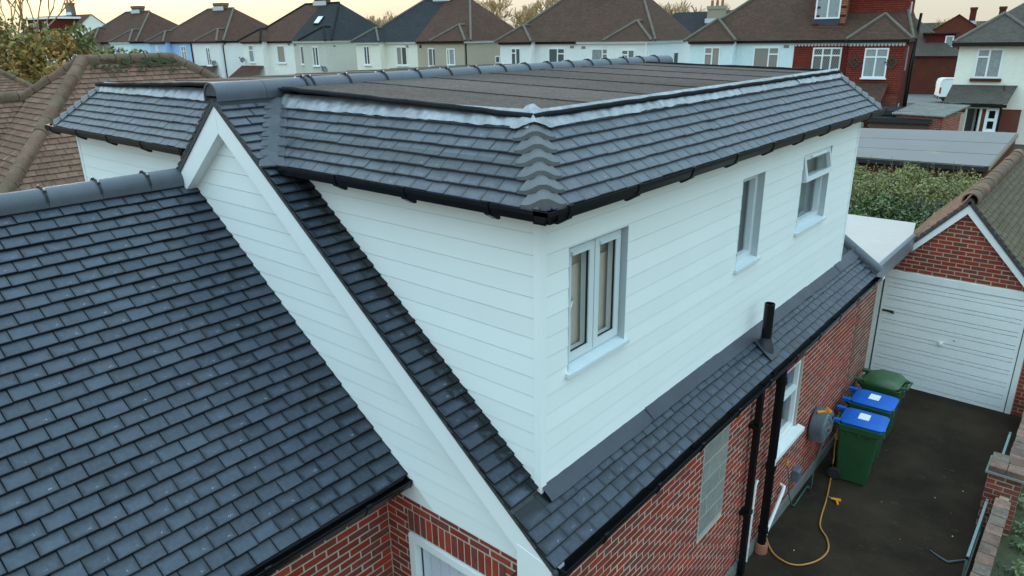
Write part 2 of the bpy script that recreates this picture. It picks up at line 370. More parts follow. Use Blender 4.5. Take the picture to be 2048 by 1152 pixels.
def tile_mesh(poly, g, w, x0, t=.016):
    """tile from a convex outline in its plane (y up slope, tail at 0)"""
    b = MB(); n = len(poly)
    if area(poly) < 0: poly = poly[::-1]
    cx = sum(p[0] for p in poly)/n; cy = sum(p[1] for p in poly)/n
    def ins(p, k):
        dx, dy = p[0]-cx, p[1]-cy; l = math.hypot(dx, dy) or 1; return (p[0]-dx/l*k, p[1]-dy/l*k)
    top = [ins(p, .005) for p in poly]; uv = lambda p: ((p[0]-x0)/w, p[1]/g)
    b.face([(p[0], p[1], t) for p in top], [uv(p) for p in top])
    for i in range(n):
        p, q, P, Q = poly[i], poly[(i+1) % n], top[i], top[(i+1) % n]
        b.face([(p[0], p[1], t-.004), (q[0], q[1], t-.004), (Q[0], Q[1], t), (P[0], P[1], t)], [uv(p), uv(q), uv(Q), uv(P)])
        b.face([(p[0], p[1], -.004), (q[0], q[1], -.004), (q[0], q[1], t-.004), (p[0], p[1], t-.004)], [(.5, -1), (.5, -1), (.5, -1), (.5, -1)])
    return b
def tile_roof(pool, O, e, s, regions, g, w, rows, a0, a1, verge=True, lift=.0195, jit=1.25, half=True):
    """courses of tiles on the plane through O spanned by e (along the row) and s (down slope)"""
    O, e, s = V(O), V(e).normalized(), V(s).normalized(); n = e.cross(-s)
    if n.z < 0: e_ = -e; n = -n
    else: e_ = e
    flip = 1 if (e_-e).length < 1e-6 else -1
    R = [hps(r) for r in regions]; L = g+.06; tl = math.atan(lift/g)
    for r in range(rows):
        d = (r+1)*g; xs = []; a = a0
        if verge:
            if r % 2 == 0: xs.append((a, 1.5*w)); a += 1.5*w
        elif r % 2 == 0: a -= w/2
        while a < a1: xs.append((a, w)); a += w
        for a, ww in xs:
            k = 1.5 if ww > w*1.2 else 1.
            rect = [(a+.0015, d-L), (a+ww-.0015, d-L), (a+ww-.0015, d), (a+.0015, d)]
            for hp in R:
                p = clip_to(rect, hp)
                if len(p) < 3: continue
                ex = clip_to([(x, max(y, d-g)) for x, y in p], hp)
                if abs(area(p)) < .12*ww*g: continue
                c = a+ww/2; full = abs(abs(area(p))-(ww-.003)*L) < 1e-6
                loc = [((x-c)*flip, d-y) for x, y in p]
                dz = random.uniform(0, .0025)*jit; rz = random.gauss(0, .005)*jit; oy = random.gauss(0, .0018)*jit
                org = O+e*c+s*(d+oy)+n*(lift+dz)
                yv = (-s*math.cos(tl)-n*math.sin(tl)); zv = e_.cross(yv)
                mx = axes(org, e_, yv, zv) @ Matrix.Rotation(rz, 4, 'Z') @ Matrix.Rotation(random.gauss(0, .004)*jit, 4, 'Y')
                key = ('t', k) if full else None
                pool.add(key, tile_mesh(loc, g, ww, -ww/2), mx, score(org, n, abs(area(p))))
                break
def ridge_mesh(r, l, t=.014, n=10, drop=.03):
    """half round tile along +y, centred on x"""
    b = MB(); vs = []
    prof = [(-r, -drop)]+[(-r*math.cos(math.pi*i/n), r*math.sin(math.pi*i/n)*.92) for i in range(n+1)]+[(r, -drop)]
    inn = [((abs(x)-t)*(1 if x > 0 else -1) if abs(x) > t else 0, z-t if z > 0 else z) for x, z in prof]
    k = len(prof)
    for y in (0, l):
        for x, z in prof: vs.append((x, y, z))
        for x, z in inn: vs.append((x, y, z))
    fs = []
    for i in range(k-1):
        fs += [(i, i+1, 2*k+i+1, 2*k+i), (k+i, 2*k+k+i, 2*k+k+i+1, k+i+1), (i, k+i, k+i+1, i+1), (2*k+i, 2*k+i+1, 3*k+i+1, 3*k+i)]
    fs += [(0, 2*k, 3*k, k), (k-1, 2*k-1, 4*k-1, 3*k-1)]
    return b.faces(vs, fs)
def ridge_run(parent, A, B, r, count, m, name='ridge_tile', strap=None, up=V((0, 0, 1)), jit=.0, drop=.03, lap=0.):
    """row of ridge or hip tiles from A to B, optional black strap with screws over each joint"""
    A, B = V(A), V(B); d = (B-A).normalized(); L = (B-A).length/count; x = d.cross(up).normalized(); z = x.cross(d)
    me = ridge_mesh(r, L-.004+lap, drop=drop).mesh(name, M[m], smooth=True); o = None
    for i in range(count):
        mx = axes(A+d*L*i+z*random.uniform(-jit, jit), x, d, z)
        if lap: mx = mx @ Matrix.Rotation(-.02, 4, 'X')
        o = link(name, me, parent, mx)
        if strap and i in strap:
            b = MB()
            for off in strap[i]:
                pr = [(x*(-math.cos(a)*(r+.006))+z*(math.sin(a)*(r+.006)*.93)) for a in [math.pi*j/12 for j in range(13)]]
                c0 = A+d*(L*i+off)
                b.tube([c0+p for p in pr], .009, 6, flat=1.6)
                for a in (.30, .62): b.box(c0+pr[int(a*12)]+z*.004-V((.012,)*3), c0+pr[int(a*12)]+z*.004+V((.012,)*3))
            so_ = b.build('ridge_strap', 'black_matt', parent)
            c = MB()
            for off in strap[i]:
                c0 = A+d*(L*i+off)
                for a in (.30, .62):
                    an = math.pi*a; p = c0+x*(-math.cos(an)*(r+.02))+z*(math.sin(an)*(r+.02)*.93); c.lathe([(.008, -.006), (.008, .006), (.003, .01)], p, 8, z)
            c.build('screw', 'alu', so_)
BM = {}
def brick_mesh(l, h, dpt=.03):
    b = MB(); k = .006; x, z = l/2, h/2
    v = [(-x, 0, -z), (x, 0, -z), (x, 0, z), (-x, 0, z), (-x, -dpt+k, -z), (x, -dpt+k, -z), (x, -dpt+k, z), (-x, -dpt+k, z),
         (-x+k, -dpt, -z+k), (x-k, -dpt, -z+k), (x-k, -dpt, z-k), (-x+k, -dpt, z-k)]
    return b.faces(v, [(0, 1, 5, 4), (1, 2, 6, 5), (2, 3, 7, 6), (3, 0, 4, 7), (4, 5, 9, 8), (5, 6, 10, 9), (6, 7, 11, 10), (7, 4, 8, 11), (8, 9, 10, 11)])
def brickwork(pool, F, outline, holes=(), bl=.225, bh=.075, u0=0., z0=0., proud=.0035, jit=1., u_extra=()):
    """stretcher bond over a convex outline in wall frame F(u, out, z); holes are (u0,u1,z0,z1)"""
    us = [p[0] for p in outline]; zs = [p[1] for p in outline]; H = hps(outline); nrm = (F(0, 1, 0)-F(0, 0, 0)); ex = F(1, 0, 0)-F(0, 0, 0)
    r = int((min(zs)-z0)//bh)
    while z0+r*bh < max(zs):
        za, zb = z0+r*bh+.005, z0+(r+1)*bh-.005; i = int((min(us)-u0)//bl)-1
        while u0+i*bl < max(us):
            ua = u0+i*bl+(bl/2 if r % 2 else 0)+.0055; segs = [(ua, ua+bl-.011)]; i += 1
            for h in holes:
                if zb > h[2]+.02 and za < h[3]-.02:
                    ns_ = []
                    for a, b in segs:
                        if b <= h[0] or a >= h[1]: ns_.append((a, b))
                        else:
                            if a < h[0]: ns_.append((a, h[0]-.004))
                            if b > h[1]: ns_.append((h[1]+.004, b))
                    segs = ns_
            for a, b in segs:
                if b-a < .03: continue
                p = clip_to([(a, za), (b, za), (b, zb), (a, zb)], H)
                if len(p) < 3 or abs(area(p)) < .25*(b-a)*(zb-za): continue
                full = abs(abs(area(p))-(b-a)*(zb-za)) < 1e-7; q = random.uniform(-.002, .002)*jit
                if full:
                    c = F((a+b)/2, proud+q, (za+zb)/2); kx = round(b-a, 3); key = ('b', kx)
                    if key not in BM: BM[key] = brick_mesh(b-a, zb-za)
                    mx = axes(c, ex, -nrm, ex.cross(-nrm)) @ Matrix.Translation((0, .03, 0)) @ Matrix.Rotation(random.gauss(0, .004)*jit, 4, 'Y')
                    pool.add(key, BM[key], mx, score(c, nrm, (b-a)*(zb-za)))
                else:
                    t = MB().prism([F(x, proud-.025, z) for x, z in p], nrm*.025); c = F((a+b)/2, proud, (za+zb)/2)
                    pool.add(None, t, Matrix(), score(c, nrm, abs(area(p))))
        r += 1
def wall_pieces(mb, F, u0, u1, z0, z1, holes, out0, out1):
    """solid wall slab with rectangular openings"""
    us = sorted({u0, u1, *[h[0] for h in holes], *[h[1] for h in holes]}); zs = sorted({z0, z1, *[h[2] for h in holes], *[h[3] for h in holes]})
    for i in range(len(us)-1):
        for j in range(len(zs)-1):
            cu, cz = (us[i]+us[i+1])/2, (zs[j]+zs[j+1])/2
            if any(h[0] < cu < h[1] and h[2] < cz < h[3] for h in holes): continue
            mb.fbox(F, (us[i], out0, zs[j]), (us[i+1], out1, zs[j+1]))
def boards(parent, F, outline, z0, h, holes=(), th=.012, m='clad', tip=.007):
    """lapped weatherboards over a convex outline in frame F(u,out,z): each board its own mesh"""
    H = hps(outline); zs = [p[1] for p in outline]; us = [p[0] for p in outline]; k = 0
    while z0+k*h < max(zs):
        za, zb = z0+k*h+.0042, z0+(k+1)*h; k += 1
        if zb < min(zs): continue
        segs = [(min(us)-.1, max(us)+.1, za, zb)]
        for q in holes:
            ns_ = []
            for a, b, c, d in segs:
                if d <= q[2] or c >= q[3] or b <= q[0] or a >= q[1]: ns_.append((a, b, c, d)); continue
                if a < q[0]: ns_.append((a, q[0], c, d))
                if b > q[1]: ns_.append((q[1], b, c, d))
                if q[2] > c: ns_.append((max(a, q[0]), min(b, q[1]), c, q[2]))
                if q[3] < d: ns_.append((max(a, q[0]), min(b, q[1]), q[3], d))
            segs = ns_
        pieces = []
        for a, b, c, d in segs:
            p = clip_to([(a, c), (b, c), (b, d), (a, d)], H)
            if len(p) < 3 or abs(area(p)) < 1e-4: continue
            o = lambda z: th-(th-tip)*(z-za)/h
            n = len(p); top = [F(x, o(z), z) for x, z in p]; bot = [F(x, -.004, z) for x, z in p]
            touch = [g for g in pieces if any(not (b < x0-1e-6 or a > x1+1e-6) for x0, x1 in g[1])]; mb = MB(); sp = [(a, b)]
            for g in touch: mb.add(g[0], Matrix()); sp += g[1]; pieces.remove(g)
            pieces.append((mb, sp)); mb.faces(top+bot, [tuple(range(n))]+[(i_, (i_+1) % n, n+(i_+1) % n, n+i_) for i_ in range(n)])
        for mb, sp in pieces: mb.build('cladding_board', m, parent)
def window(parent, F, u0, u1, z0, z1, cols=(1.,), top=(), tf=.3, out=.04, bar=.05, pane='glass_dark', frame='white', sill=None, panes=None, back=.0, name='window', lattice=False, pz=None):
    """framed window in a wall frame; cols = widths, top = columns with a top light"""
    mb = MB(); W_, H_ = u1-u0, z1-z0; tot = sum(cols); rects = []
    mb.fbox(F, (u0, back, z0), (u0+bar, out, z1)); mb.fbox(F, (u1-bar, back, z0), (u1, out, z1))
    mb.fbox(F, (u0+bar, back, z0), (u1-bar, out-.001, z0+bar)); mb.fbox(F, (u0+bar, back, z1-bar), (u1-bar, out-.001, z1))
    x = u0+bar; iw = W_-2*bar
    for i, c in enumerate(cols):
        xa, xb = x, x+iw*c/tot
        if i: mb.fbox(F, (xa-bar*.5, back, z0+bar), (xa+bar*.5, out-.002, z1-bar))
        a, b = xa+(bar*.5 if i else 0), xb-(bar*.5 if i < len(cols)-1 else 0)
        if i in top:
            zt = z1-H_*tf; mb.fbox(F, (a, back, zt-bar*.5), (b, out-.003, zt+bar*.5)); rects += [(a, b, z0+bar, zt-bar*.5, i), (a, b, zt+bar*.5, z1-bar, i)]
        else: rects.append((a, b, z0+bar, z1-bar, i))
        x = xb
    f = mb.build(name, frame, parent)
    for k, (a, b, c, d, i) in enumerate(rects):
        pm = panes[i] if panes else pane
        MB().fbox(F, (a, (back if pz is None else pz)+.004, c), (b, (back if pz is None else pz)+.010, d)).build('pane', pm, f)
        if lattice:
            l = MB(); st = .11; q = -8
            while q < 40:
                for sg in (1, -1):
                    p = clip_line(a, b, c, d, a+q*st, sg)
                    if p: l.tube([F(p[0][0], back+.012, p[0][1]), F(p[1][0], back+.012, p[1][1])], .006, 4, False)
                q += 1
            if l.v: l.build('lead_lattice', 'reveal', f)
    if sill: MB().fbox(F, (u0-.06, 0, z0-.07), (u1+.06, out+.06, z0-.005)).build('sill', sill, f)
    return f
def clip_line(a, b, c, d, x, sg):
    """lattice line through (x,c) of slope 1.4*sg clipped to a rectangle"""
    pts = []
    for y in (c, d):
        xx = x+sg*(y-c)/1.4 if sg > 0 else x+(d-c)/1.4-(y-c)/1.4
        pts.append((xx, y))
    (x0, y0), (x1, y1) = pts
    for lo in (True, False):
        lim = a if lo else b
        if (x0 < lim) == (x1 < lim) and ((x0 < lim) == lo): return None
        if (x0 < lim) != (x1 < lim):
            t = (lim-x0)/(x1-x0); y = y0+(y1-y0)*t
            if (x0 < lim) == lo: x0, y0 = lim, y
            else: x1, y1 = lim, y
    return ((x0, y0), (x1, y1))
def frame(O, ex, no):
    """wall frame: u along ex, out along no, z up"""
    O, ex, no = V(O), V(ex).normalized(), V(no).normalized()
    return lambda u, o, z: O+ex*u+no*o+V((0, 0, z))
def roof_face(mb, pts, m_uv=True):
    """roof polygon with uv in metres along eave and up the slope"""
    P = [V(p) for p in pts]; n = (P[1]-P[0]).cross(P[2]-P[0]).normalized()
    if n.z < 0: P.reverse(); n = -n
    h = V((0, 0, 1)).cross(n); h = h.normalized() if h.length > 1e-4 else V((1, 0, 0)); s = n.cross(h)
    mb.face(P, [(p.dot(h), p.dot(s)) for p in P])
# ------------------------------------------------------------------ setting: ground, drive, roads
def terrain(x, y):
    t = min(1, max(0, (y-13)/20)); t = t*t*(3-2*t); l = min(1, max(0, (-x-25)/40))
    return 1.0*t+.4*l*t
def ground():
    b = MB(); xs = [-260+i*10 for i in range(45)]; ys = [-30+i*4 for i in range(30)]+[90+i*20 for i in range(24)]; k = len(xs)
    vs = [(x, y, terrain(x, y)-.03) for y in ys for x in xs]
    b.faces(vs, [(j*k+i, j*k+i+1, (j+1)*k+i+1, (j+1)*k+i) for j in range(len(ys)-1) for i in range(k-1)])
    b.build('ground', 'soil', smooth='all', kind='structure')
    b = MB(); b.face([(.1, -6, -.005), (2.6, -6, -.005), (2.6, 10.9, -.005), (.1, 10.9, -.005)]).build('driveway', 'asphalt', kind='structure')
    b = MB()
    for i in range(24): # far hills on the horizon
        a = math.radians(-8+i*6); r = 900; h = 14+9*noise.noise(V((i*.35, 3, 1)))
        p = CAM+V((-math.sin(a)*r, math.cos(a)*r, 0)); q = CAM+V((-math.sin(a+.105)*r, math.cos(a+.105)*r, 0)); h2 = 14+9*noise.noise(V(((i+1)*.35, 3, 1)))
        ps = [(p.x, p.y, 0), (q.x, q.y, 0), (q.x, q.y, h2), (p.x, p.y, h)]; b.faces(ps+[(x*1.25, y*1.25, 0) for x, y, z in ps[:2]], [(0, 1, 2, 3), (3, 2, 5, 4)])
    b.build('hills', mat('hill_green', (.05, .055, .035), .95, 0, [(.02, .3)]), kind='structure')
ground()
# ------------------------------------------------------------------ the white clad house
RX, ZR, XE, ZE, YV, SL = -3.396, 5.982, .39, 2.943, -.317, .8027
WRX, WZ, WXE = -4.329, 5.157, -1.258
YG = -.20; DL = 7.07; XL = -7.69; YEND = 7.75
house = thing('house', 'white weatherboarded chalet bungalow with dark slate-grey tiled roofs and box dormer', 'house', (-3.4, 3.5, 0))
zt = lambda x: ZR-SL*abs(x-RX)
F_side = frame((.15, 0, 0), (0, 1, 0), (1, 0, 0)); F_gab = frame((0, -.185, 0), (1, 0, 0), (0, -1, 0)); F_wing = frame((-1.6, 0, 0), (0, 1, 0), (1, 0, 0))
F_d = frame((0, 0, 0), (0, 1, 0), (1, 0, 0)); F_c = frame((0, 0, 0), (1, 0, 0), (0, -1, 0)); F_g = frame((0, YG, 0), (1, 0, 0), (0, -1, 0))
def house_shell():
    b = MB()   # roof decks just under the tiles
    def slab(p, q, y0, y1, th=.06, dn=.035):
        d = V((q[0]-p[0], 0, q[1]-p[1])).normalized(); n = V((-d.z, 0, d.x)); n = n if n.z > 0 else -n
        P, Q = V((p[0], 0, p[1]))-n*dn, V((q[0], 0, q[1]))-n*dn
        b.prism([V((v.x, y0, v.z)) for v in (P, Q, Q-n*th, P-n*th)], (0, y1-y0, 0))
    slab((RX, ZR), (XE, ZE), YV+.02, 0.1); slab((-.3, zt(-.3)), (XE, ZE), .1, YEND); slab((RX, ZR), (-7.18, ZE), YV+.02, .1); slab((-6.4, zt(-6.4)), (-7.3, zt(-7.3)), .1, YEND)
    slab((WRX, WZ), (WXE, 2.943), -4.6, YG); slab((WRX, WZ), (-7.4, 2.943), -4.6, YG)
    b.build('roof_deck', 'mortar_dark', house)
    # dormer skirts (mansard strips round the flat roof)
    b = MB(); e0, t0 = .19, -.31; ze, zf = 5.385, 5.875
    for xa, xb, xta, xtb in ((RX, e0, RX, t0), (-7.88, RX, -7.38, RX)):
        ya, yb, yta, ytb = -.19, DL+.19, .31, DL-.31
        b.face([(xa, ya, ze), (xb, ya, ze), (xtb, yta, zf), (xta, yta, zf)]); b.face([(xa, yb, ze), (xb, yb, ze), (xtb, ytb, zf), (xta, ytb, zf)])
    b.face([(e0, -.19, ze), (e0, DL+.19, ze), (t0, DL-.31, zf), (t0, .31, zf)]); b.face([(-7.88, -.19, ze), (-7.88, DL+.19, ze), (-7.38, DL-.31, zf), (-7.38, .31, zf)])
    b.build('skirt_deck', 'mortar_dark', house)
    MB().box((-7.88, -.19, 5.36), (.19, DL+.19, 5.38)).build('soffit', 'black_matt', house)
house_shell()
# windows in the dormer side (openings measured on the photograph)
W1, W2, W3 = (.31, 1.09, 4.06, 5.04), (3.24, 3.80, 4.10, 5.06), (4.96, 5.97, 4.12, 5.07)
WL = (4.56, 5.50, 1.30, 2.36)
def house_walls():
    b = MB(); wall_pieces(b, F_d, .0, DL, 3.0, 5.36, (W1, W2, W3), -.16, -.004); b.fbox(F_c, (-2.7, -.16, 2.9), (-.16, -.004, 5.36))
    b.fbox(frame((0, DL, 0), (1, 0, 0), (0, 1, 0)), (-3.4, -.16, 2.6), (-.16, 0, 5.36)); b.box((XL, .004, 3.2), (-4.2, .16, 5.36)); b.box((XL, .16, 3.2), (XL+.16, DL, 5.36)); b.box((XL+.16, DL-.16, 2.8), (-3.4, DL, 5.36))
    b.build('dormer_wall', 'white_paint', house)
    b = MB(); b.prism([(RX, YG+.004, 5.9), (.12, YG+.004, zt(.12)-.08), (.12, YG+.004, 2.68), (-6.9, YG+.004, 2.68), (-6.9, YG+.004, zt(-6.9)-.08)], (0, .14, 0)); b.build('gable_wall', 'white_paint', house)
    b = MB(); wall_pieces(b, F_side, -.18, 9.0, -.2, 2.86, (WL,), -.25, 0)
    wall_pieces(b, F_gab, -6.9, -.1, -.2, 2.7, ((-1.3, -.25, -.3, 2.33),), -.2, 0); b.fbox(F_gab, (-.1, -.2, -.2), (.149, 0, 2.7))
    b.box((-7.0, -4.5, -.2), (-1.6, -.19, 2.9)); b.box((-7.0, .1, -.2), (-6.8, 7.2, 2.9)); b.box((-7, 7.1, -.2), (-.2, 7.3, 3.2))
    b.prism([(WRX, -4.5, 5.0), (-1.6, -4.5, 2.95), (-7.0, -4.5, 2.95)], (0, .2, 0))
    b.build('brick_wall', 'mortar', house)
    MB().box((.151, 3.0, -.2), (.19, 9.0, .16)).build('plinth', 'render_plinth', house)
    MB().box((.05, 8.99, -.2), (.153, 9.06, 2.8)).build('wall_end', 'mortar_brown', house)
house_walls()
# weatherboards
gab = [(RX, zt(RX)-.075), (.22, zt(.22)-.075), (.22, 2.70), (-.95, 2.70), (-4.42, 5.11)]
boards(house, F_g, gab, 2.70, .151)
boards(house, F_c, [(-.04, zt(-.04)-.06), (-.04, 5.37), (-2.70, 5.37)], 3.24, .1505)
boards(house, F_d, [(.04, 3.20), (DL-.03, 3.20), (DL-.03, 5.37), (.04, 5.37)], 3.24, .1505, (W1, W2, W3))
boards(house, F_c, [(XL+.04, 3.4), (-4.2, 3.4), (-4.2, 5.37), (XL+.04, 5.37)], 3.24, .1505)
def trims():
    b = MB(); b.box((-.045, -.018, 3.17), (.018, -.002, 5.37)); b.box((.002, -.0179, 3.17), (.0185, .045, 5.37)); b.build('corner_trim', 'clad', house)
    MB().box((-.01, DL-.035, 3.2), (.018, DL+.02, 5.37)).build('corner_trim', 'clad', house); MB().box((XL-.018, -.018, 3.2), (XL+.045, .02, 5.37)).build('corner_trim', 'clad', house)
    # bargeboards with a boxed foot
    t = lambda x: zt(x)-.07
    MB().prism([(x, YV, z) for x, z in [(RX+.002, t(RX)), (.33, t(.33)), (.06, t(.06)-.26), (RX+.002, t(RX)-.27)]], (0, .115, 0)).build('barge_board', 'white', house)
    MB().prism([(x, YV, z) for x, z in [(RX-.002, t(RX)), (-4.33, t(-4.33)), (-4.2, 5.03), (-3.96, t(-3.96)-.25), (RX-.002, t(RX)-.27)]], (0, .115, 0)).build('barge_board', 'white', house)
    MB().prism([(x, YV-.003, z) for x, z in [(.03, t(.03)-.2), (.34, t(.34)-.012), (.35, 2.82), (.30, 2.45), (.03, 2.45)]], (0, .15, 0)).build('barge_foot', 'white', house)
    for sg in (1, -1):
        x1 = XE if sg > 0 else -4.35
        MB().prism([(x, YV-.012, z) for x, z in [(RX, zt(RX)-.09), (x1, zt(x1)-.09), (x1, zt(x1)-.045), (RX, zt(RX)-.045)]], (0, .03, 0)).build('verge_mortar', 'mortar_dark', house)
trims()
# tiles
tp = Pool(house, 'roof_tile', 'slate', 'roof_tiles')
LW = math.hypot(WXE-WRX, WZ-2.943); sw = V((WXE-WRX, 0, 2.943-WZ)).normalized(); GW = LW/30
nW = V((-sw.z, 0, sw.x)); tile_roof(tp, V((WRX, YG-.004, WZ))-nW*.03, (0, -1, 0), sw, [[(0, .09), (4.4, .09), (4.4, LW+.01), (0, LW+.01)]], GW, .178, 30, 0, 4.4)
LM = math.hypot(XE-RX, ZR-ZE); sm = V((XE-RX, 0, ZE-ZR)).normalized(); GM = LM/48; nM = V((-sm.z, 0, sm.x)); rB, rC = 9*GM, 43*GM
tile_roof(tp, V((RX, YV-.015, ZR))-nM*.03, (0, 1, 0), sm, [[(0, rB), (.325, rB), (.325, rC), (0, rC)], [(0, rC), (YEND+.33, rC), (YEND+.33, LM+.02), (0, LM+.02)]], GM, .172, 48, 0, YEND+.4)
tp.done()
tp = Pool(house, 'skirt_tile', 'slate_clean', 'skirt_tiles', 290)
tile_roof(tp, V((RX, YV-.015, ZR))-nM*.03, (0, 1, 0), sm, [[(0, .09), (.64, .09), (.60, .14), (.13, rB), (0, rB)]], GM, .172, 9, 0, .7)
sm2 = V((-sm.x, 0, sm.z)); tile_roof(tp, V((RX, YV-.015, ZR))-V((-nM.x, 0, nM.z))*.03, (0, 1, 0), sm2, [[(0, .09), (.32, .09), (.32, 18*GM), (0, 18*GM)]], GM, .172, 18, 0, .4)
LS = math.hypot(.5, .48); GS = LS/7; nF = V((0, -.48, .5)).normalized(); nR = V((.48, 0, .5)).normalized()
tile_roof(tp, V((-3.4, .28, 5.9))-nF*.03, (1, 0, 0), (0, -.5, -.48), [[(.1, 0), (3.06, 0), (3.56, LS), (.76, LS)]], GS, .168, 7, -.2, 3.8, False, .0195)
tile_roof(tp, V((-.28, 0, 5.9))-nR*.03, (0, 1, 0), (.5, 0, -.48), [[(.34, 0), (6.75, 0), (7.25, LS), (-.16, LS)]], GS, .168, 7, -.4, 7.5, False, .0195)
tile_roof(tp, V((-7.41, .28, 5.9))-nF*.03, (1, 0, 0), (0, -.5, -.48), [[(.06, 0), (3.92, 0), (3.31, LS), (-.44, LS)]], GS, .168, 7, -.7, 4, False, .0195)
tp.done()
def valley_tiles():
    for r in range(7):   # swept valley between gable slope and dormer skirt
        f = (r+.98)/7; c = V((-3.30+.60*f, .28-.5*f, 5.9-.48*f)); f2 = f-.2; h = V((-3.30+.60*f2, .28-.5*f2, 5.9-.48*f2))
        a = V((0, -1, 0)); e = V((1, 0, 0)); b = MB()
        top = [h+a*.15+V((0, 0, -.006)), h+V((.02, -.02, -.004)), h+e*.11+V((0, 0, -.006)), c+e*.17+V((0, 0, .008)), c+V((.04, -.035, .004)), c+a*.15+V((0, 0, .008))]
        b.prism(top, (0, 0, -.014)); b.build('valley_tile', 'slate_clean', house)
valley_tiles()
def bonnets(cx, cy, sx, sy, tx, ty, n=7):
    """bonnet hip tiles from top (tx,ty,5.9) down to eave corner (cx,cy,5.42); rows run along -sx*x and -sy*y"""
    for r in range(n):
        f1 = (r+1.02)/n; f0 = (r-.05)/n; P = lambda f: V((tx+(cx-tx)*f, ty+(cy-ty)*f, 5.9-.48*f))
        dA, dB = V((-sx, 0, 0)), V((0, -sy, 0)); vs = []; K = 13
        for f, wd, hb, lf in ((f0, .12, .036, -.006), (.5*(f0+f1), .165, .044, .004), (f1, .205, .05, .012)):
            for inner in (0, 1):
                for i in range(K):
                    a = -1+2*i/(K-1); w_ = abs(a)*wd; bump = hb*(.5+.5*math.cos(math.pi*min(1, abs(a)*1.12)))
                    rnd_ = V((sx, sy, 0)).normalized()*(-.05*(.5+.5*math.cos(math.pi*min(1, abs(a)*1.5))))
                    p = P(f)+(dA if a < 0 else dB)*w_+rnd_+V((0, 0, bump+lf+.012))
                    if inner: p = p-V((0, 0, .022+.4*bump if r < n-1 else .03+bump*.9))
                    vs.append(p)
        fs = []
        for j in range(2):
            for i in range(K-1):
                o, q = j*2*K, (j+1)*2*K
                fs += [(o+i, o+i+1, q+i+1, q+i), (o+K+i, q+K+i, q+K+i+1, o+K+i+1)]
            fs += [(j*2*K, (j+1)*2*K, (j+1)*2*K+K, j*2*K+K), (j*2*K+K-1, j*2*K+2*K-1, (j+1)*2*K+2*K-1, (j+1)*2*K+K-1)]
        for i in range(K-1): fs += [(4*K+i, 4*K+i+1, 5*K+i+1, 5*K+i), (i, K+i, K+i+1, i+1)]
        MB().faces(vs, fs).build('bonnet_tile', 'bonnet', house, smooth=True)
bonnets(.22, -.22, 1, -1, -.28, .28); bonnets(.22, DL+.22, 1, 1, -.28, DL-.28); bonnets(-7.91, -.22, -1, -1, -7.41, .28)
# ridges
ridge_run(house, (RX, YV-.02, 5.975), (RX, 7.85, 5.975), .118, 17, 'ridge', strap={i: ([0.] if i != 2 else [-.035, .045]) for i in range(2, 17)}, drop=.05)
MB().box((RX-.11, YV+.01, 5.86), (RX+.11, .5, 5.945)).build('ridge_mortar', 'mortar_dark', house)
MB().prism([(RX-.105*math.cos(a), YV-.012, 5.97+.1*math.sin(a)) for a in [math.pi*i/10 for i in range(11)]], (0, .05, 0)).build('ridge_end', 'mortar_dark', house)
ridge_run(house, (WRX, YG+.0, 5.13), (WRX, -4.6, 5.13), .12, 10, 'ridge', strap={i: [0.] for i in range(1, 10)}, drop=.05)
MB().box((WRX-.1, -4.6, 5.0), (WRX+.1, YG-.05, 5.1)).build('ridge_mortar', 'mortar_dark', house)
ridge_run(house, (.40, YEND+.06, 2.99), (-.42, YEND+.06, 3.56), .085, 2, 'ridge', name='verge_cap')
# lead flashings
def lead_band(A, d, s, n, L, w0, w1, m='lead', amp=.008, step=.022, name='lead_flashing', jag=.012):
    A, d, s, n = V(A), V(d).normalized(), V(s).normalized(), V(n).normalized(); k = max(2, int(L/step)); b = MB(); vs = []; R = 4
    ph = random.random()*50
    for i in range(k+1):
        for j in range(R+1):
            t = i/k*L; q = w0+(w1-w0)*j/R+(jag*noise.noise(V((t*4+ph, 1, 0))) if j == R else 0)
            h = amp*(noise.noise(V((t*9+ph, q*6, 2)))+.6*math.sin(t*2*math.pi/.17+ph)*(.4+.6*noise.noise(V((t*3, 9, ph))))) if 0 < j else 0
            vs.append(A+d*t+s*q+n*(.012+h-(.004 if j == R else 0)))
    b.faces(vs, [(i*(R+1)+j, i*(R+1)+j+1, (i+1)*(R+1)+j+1, (i+1)*(R+1)+j) for i in range(k) for j in range(R)]); return b.build(name, m, house, smooth='all')
sF, sR = V((0, -.5, -.48)), V((.5, 0, -.48))
for i in range(3): lead_band((-3.25+i*1.0, .29+i*.0, 5.915+.002*i), (1, 0, 0), sF, nF, 1.03 if i < 2 else .99, -.04, .112)
for i in range(4): lead_band((-.29, .28+i*1.63, 5.915+.002*i), (0, 1, 0), sR, nR, 1.66, -.04, .112)
for i in range(2): lead_band((-7.3+i*1.9, .29, 5.915+.002*i), (1, 0, 0), sF, nF, 1.93, -.04, .112)
def saddle():
    b = MB(); K = 13; vs = []
    for f, wd in ((-.03, .15), (.07, .19), (.19, .22)):
        c = V((-.28+.5*f, .28-.5*f, 5.9-.48*f))
        for i in range(K):
            a = -1+2*i/(K-1); p = c+(V((-1, 0, 0)) if a < 0 else V((0, 1, 0)))*abs(a)*wd+V((1, -1, 0)).normalized()*(-.05*(.5+.5*math.cos(math.pi*min(1, abs(a)*1.5))))+V((0, 0, .030+.047*(.5+.5*math.cos(math.pi*min(1, abs(a)*1.12)))+.003*math.sin(i*2.1+f*9)))
            vs.append(p)
    b.faces(vs, [(j*K+i, j*K+i+1, (j+1)*K+i+1, (j+1)*K+i) for j in range(2) for i in range(K-1)]); b.build('lead_saddle', 'lead', house, smooth='all')
saddle()
y = -.005
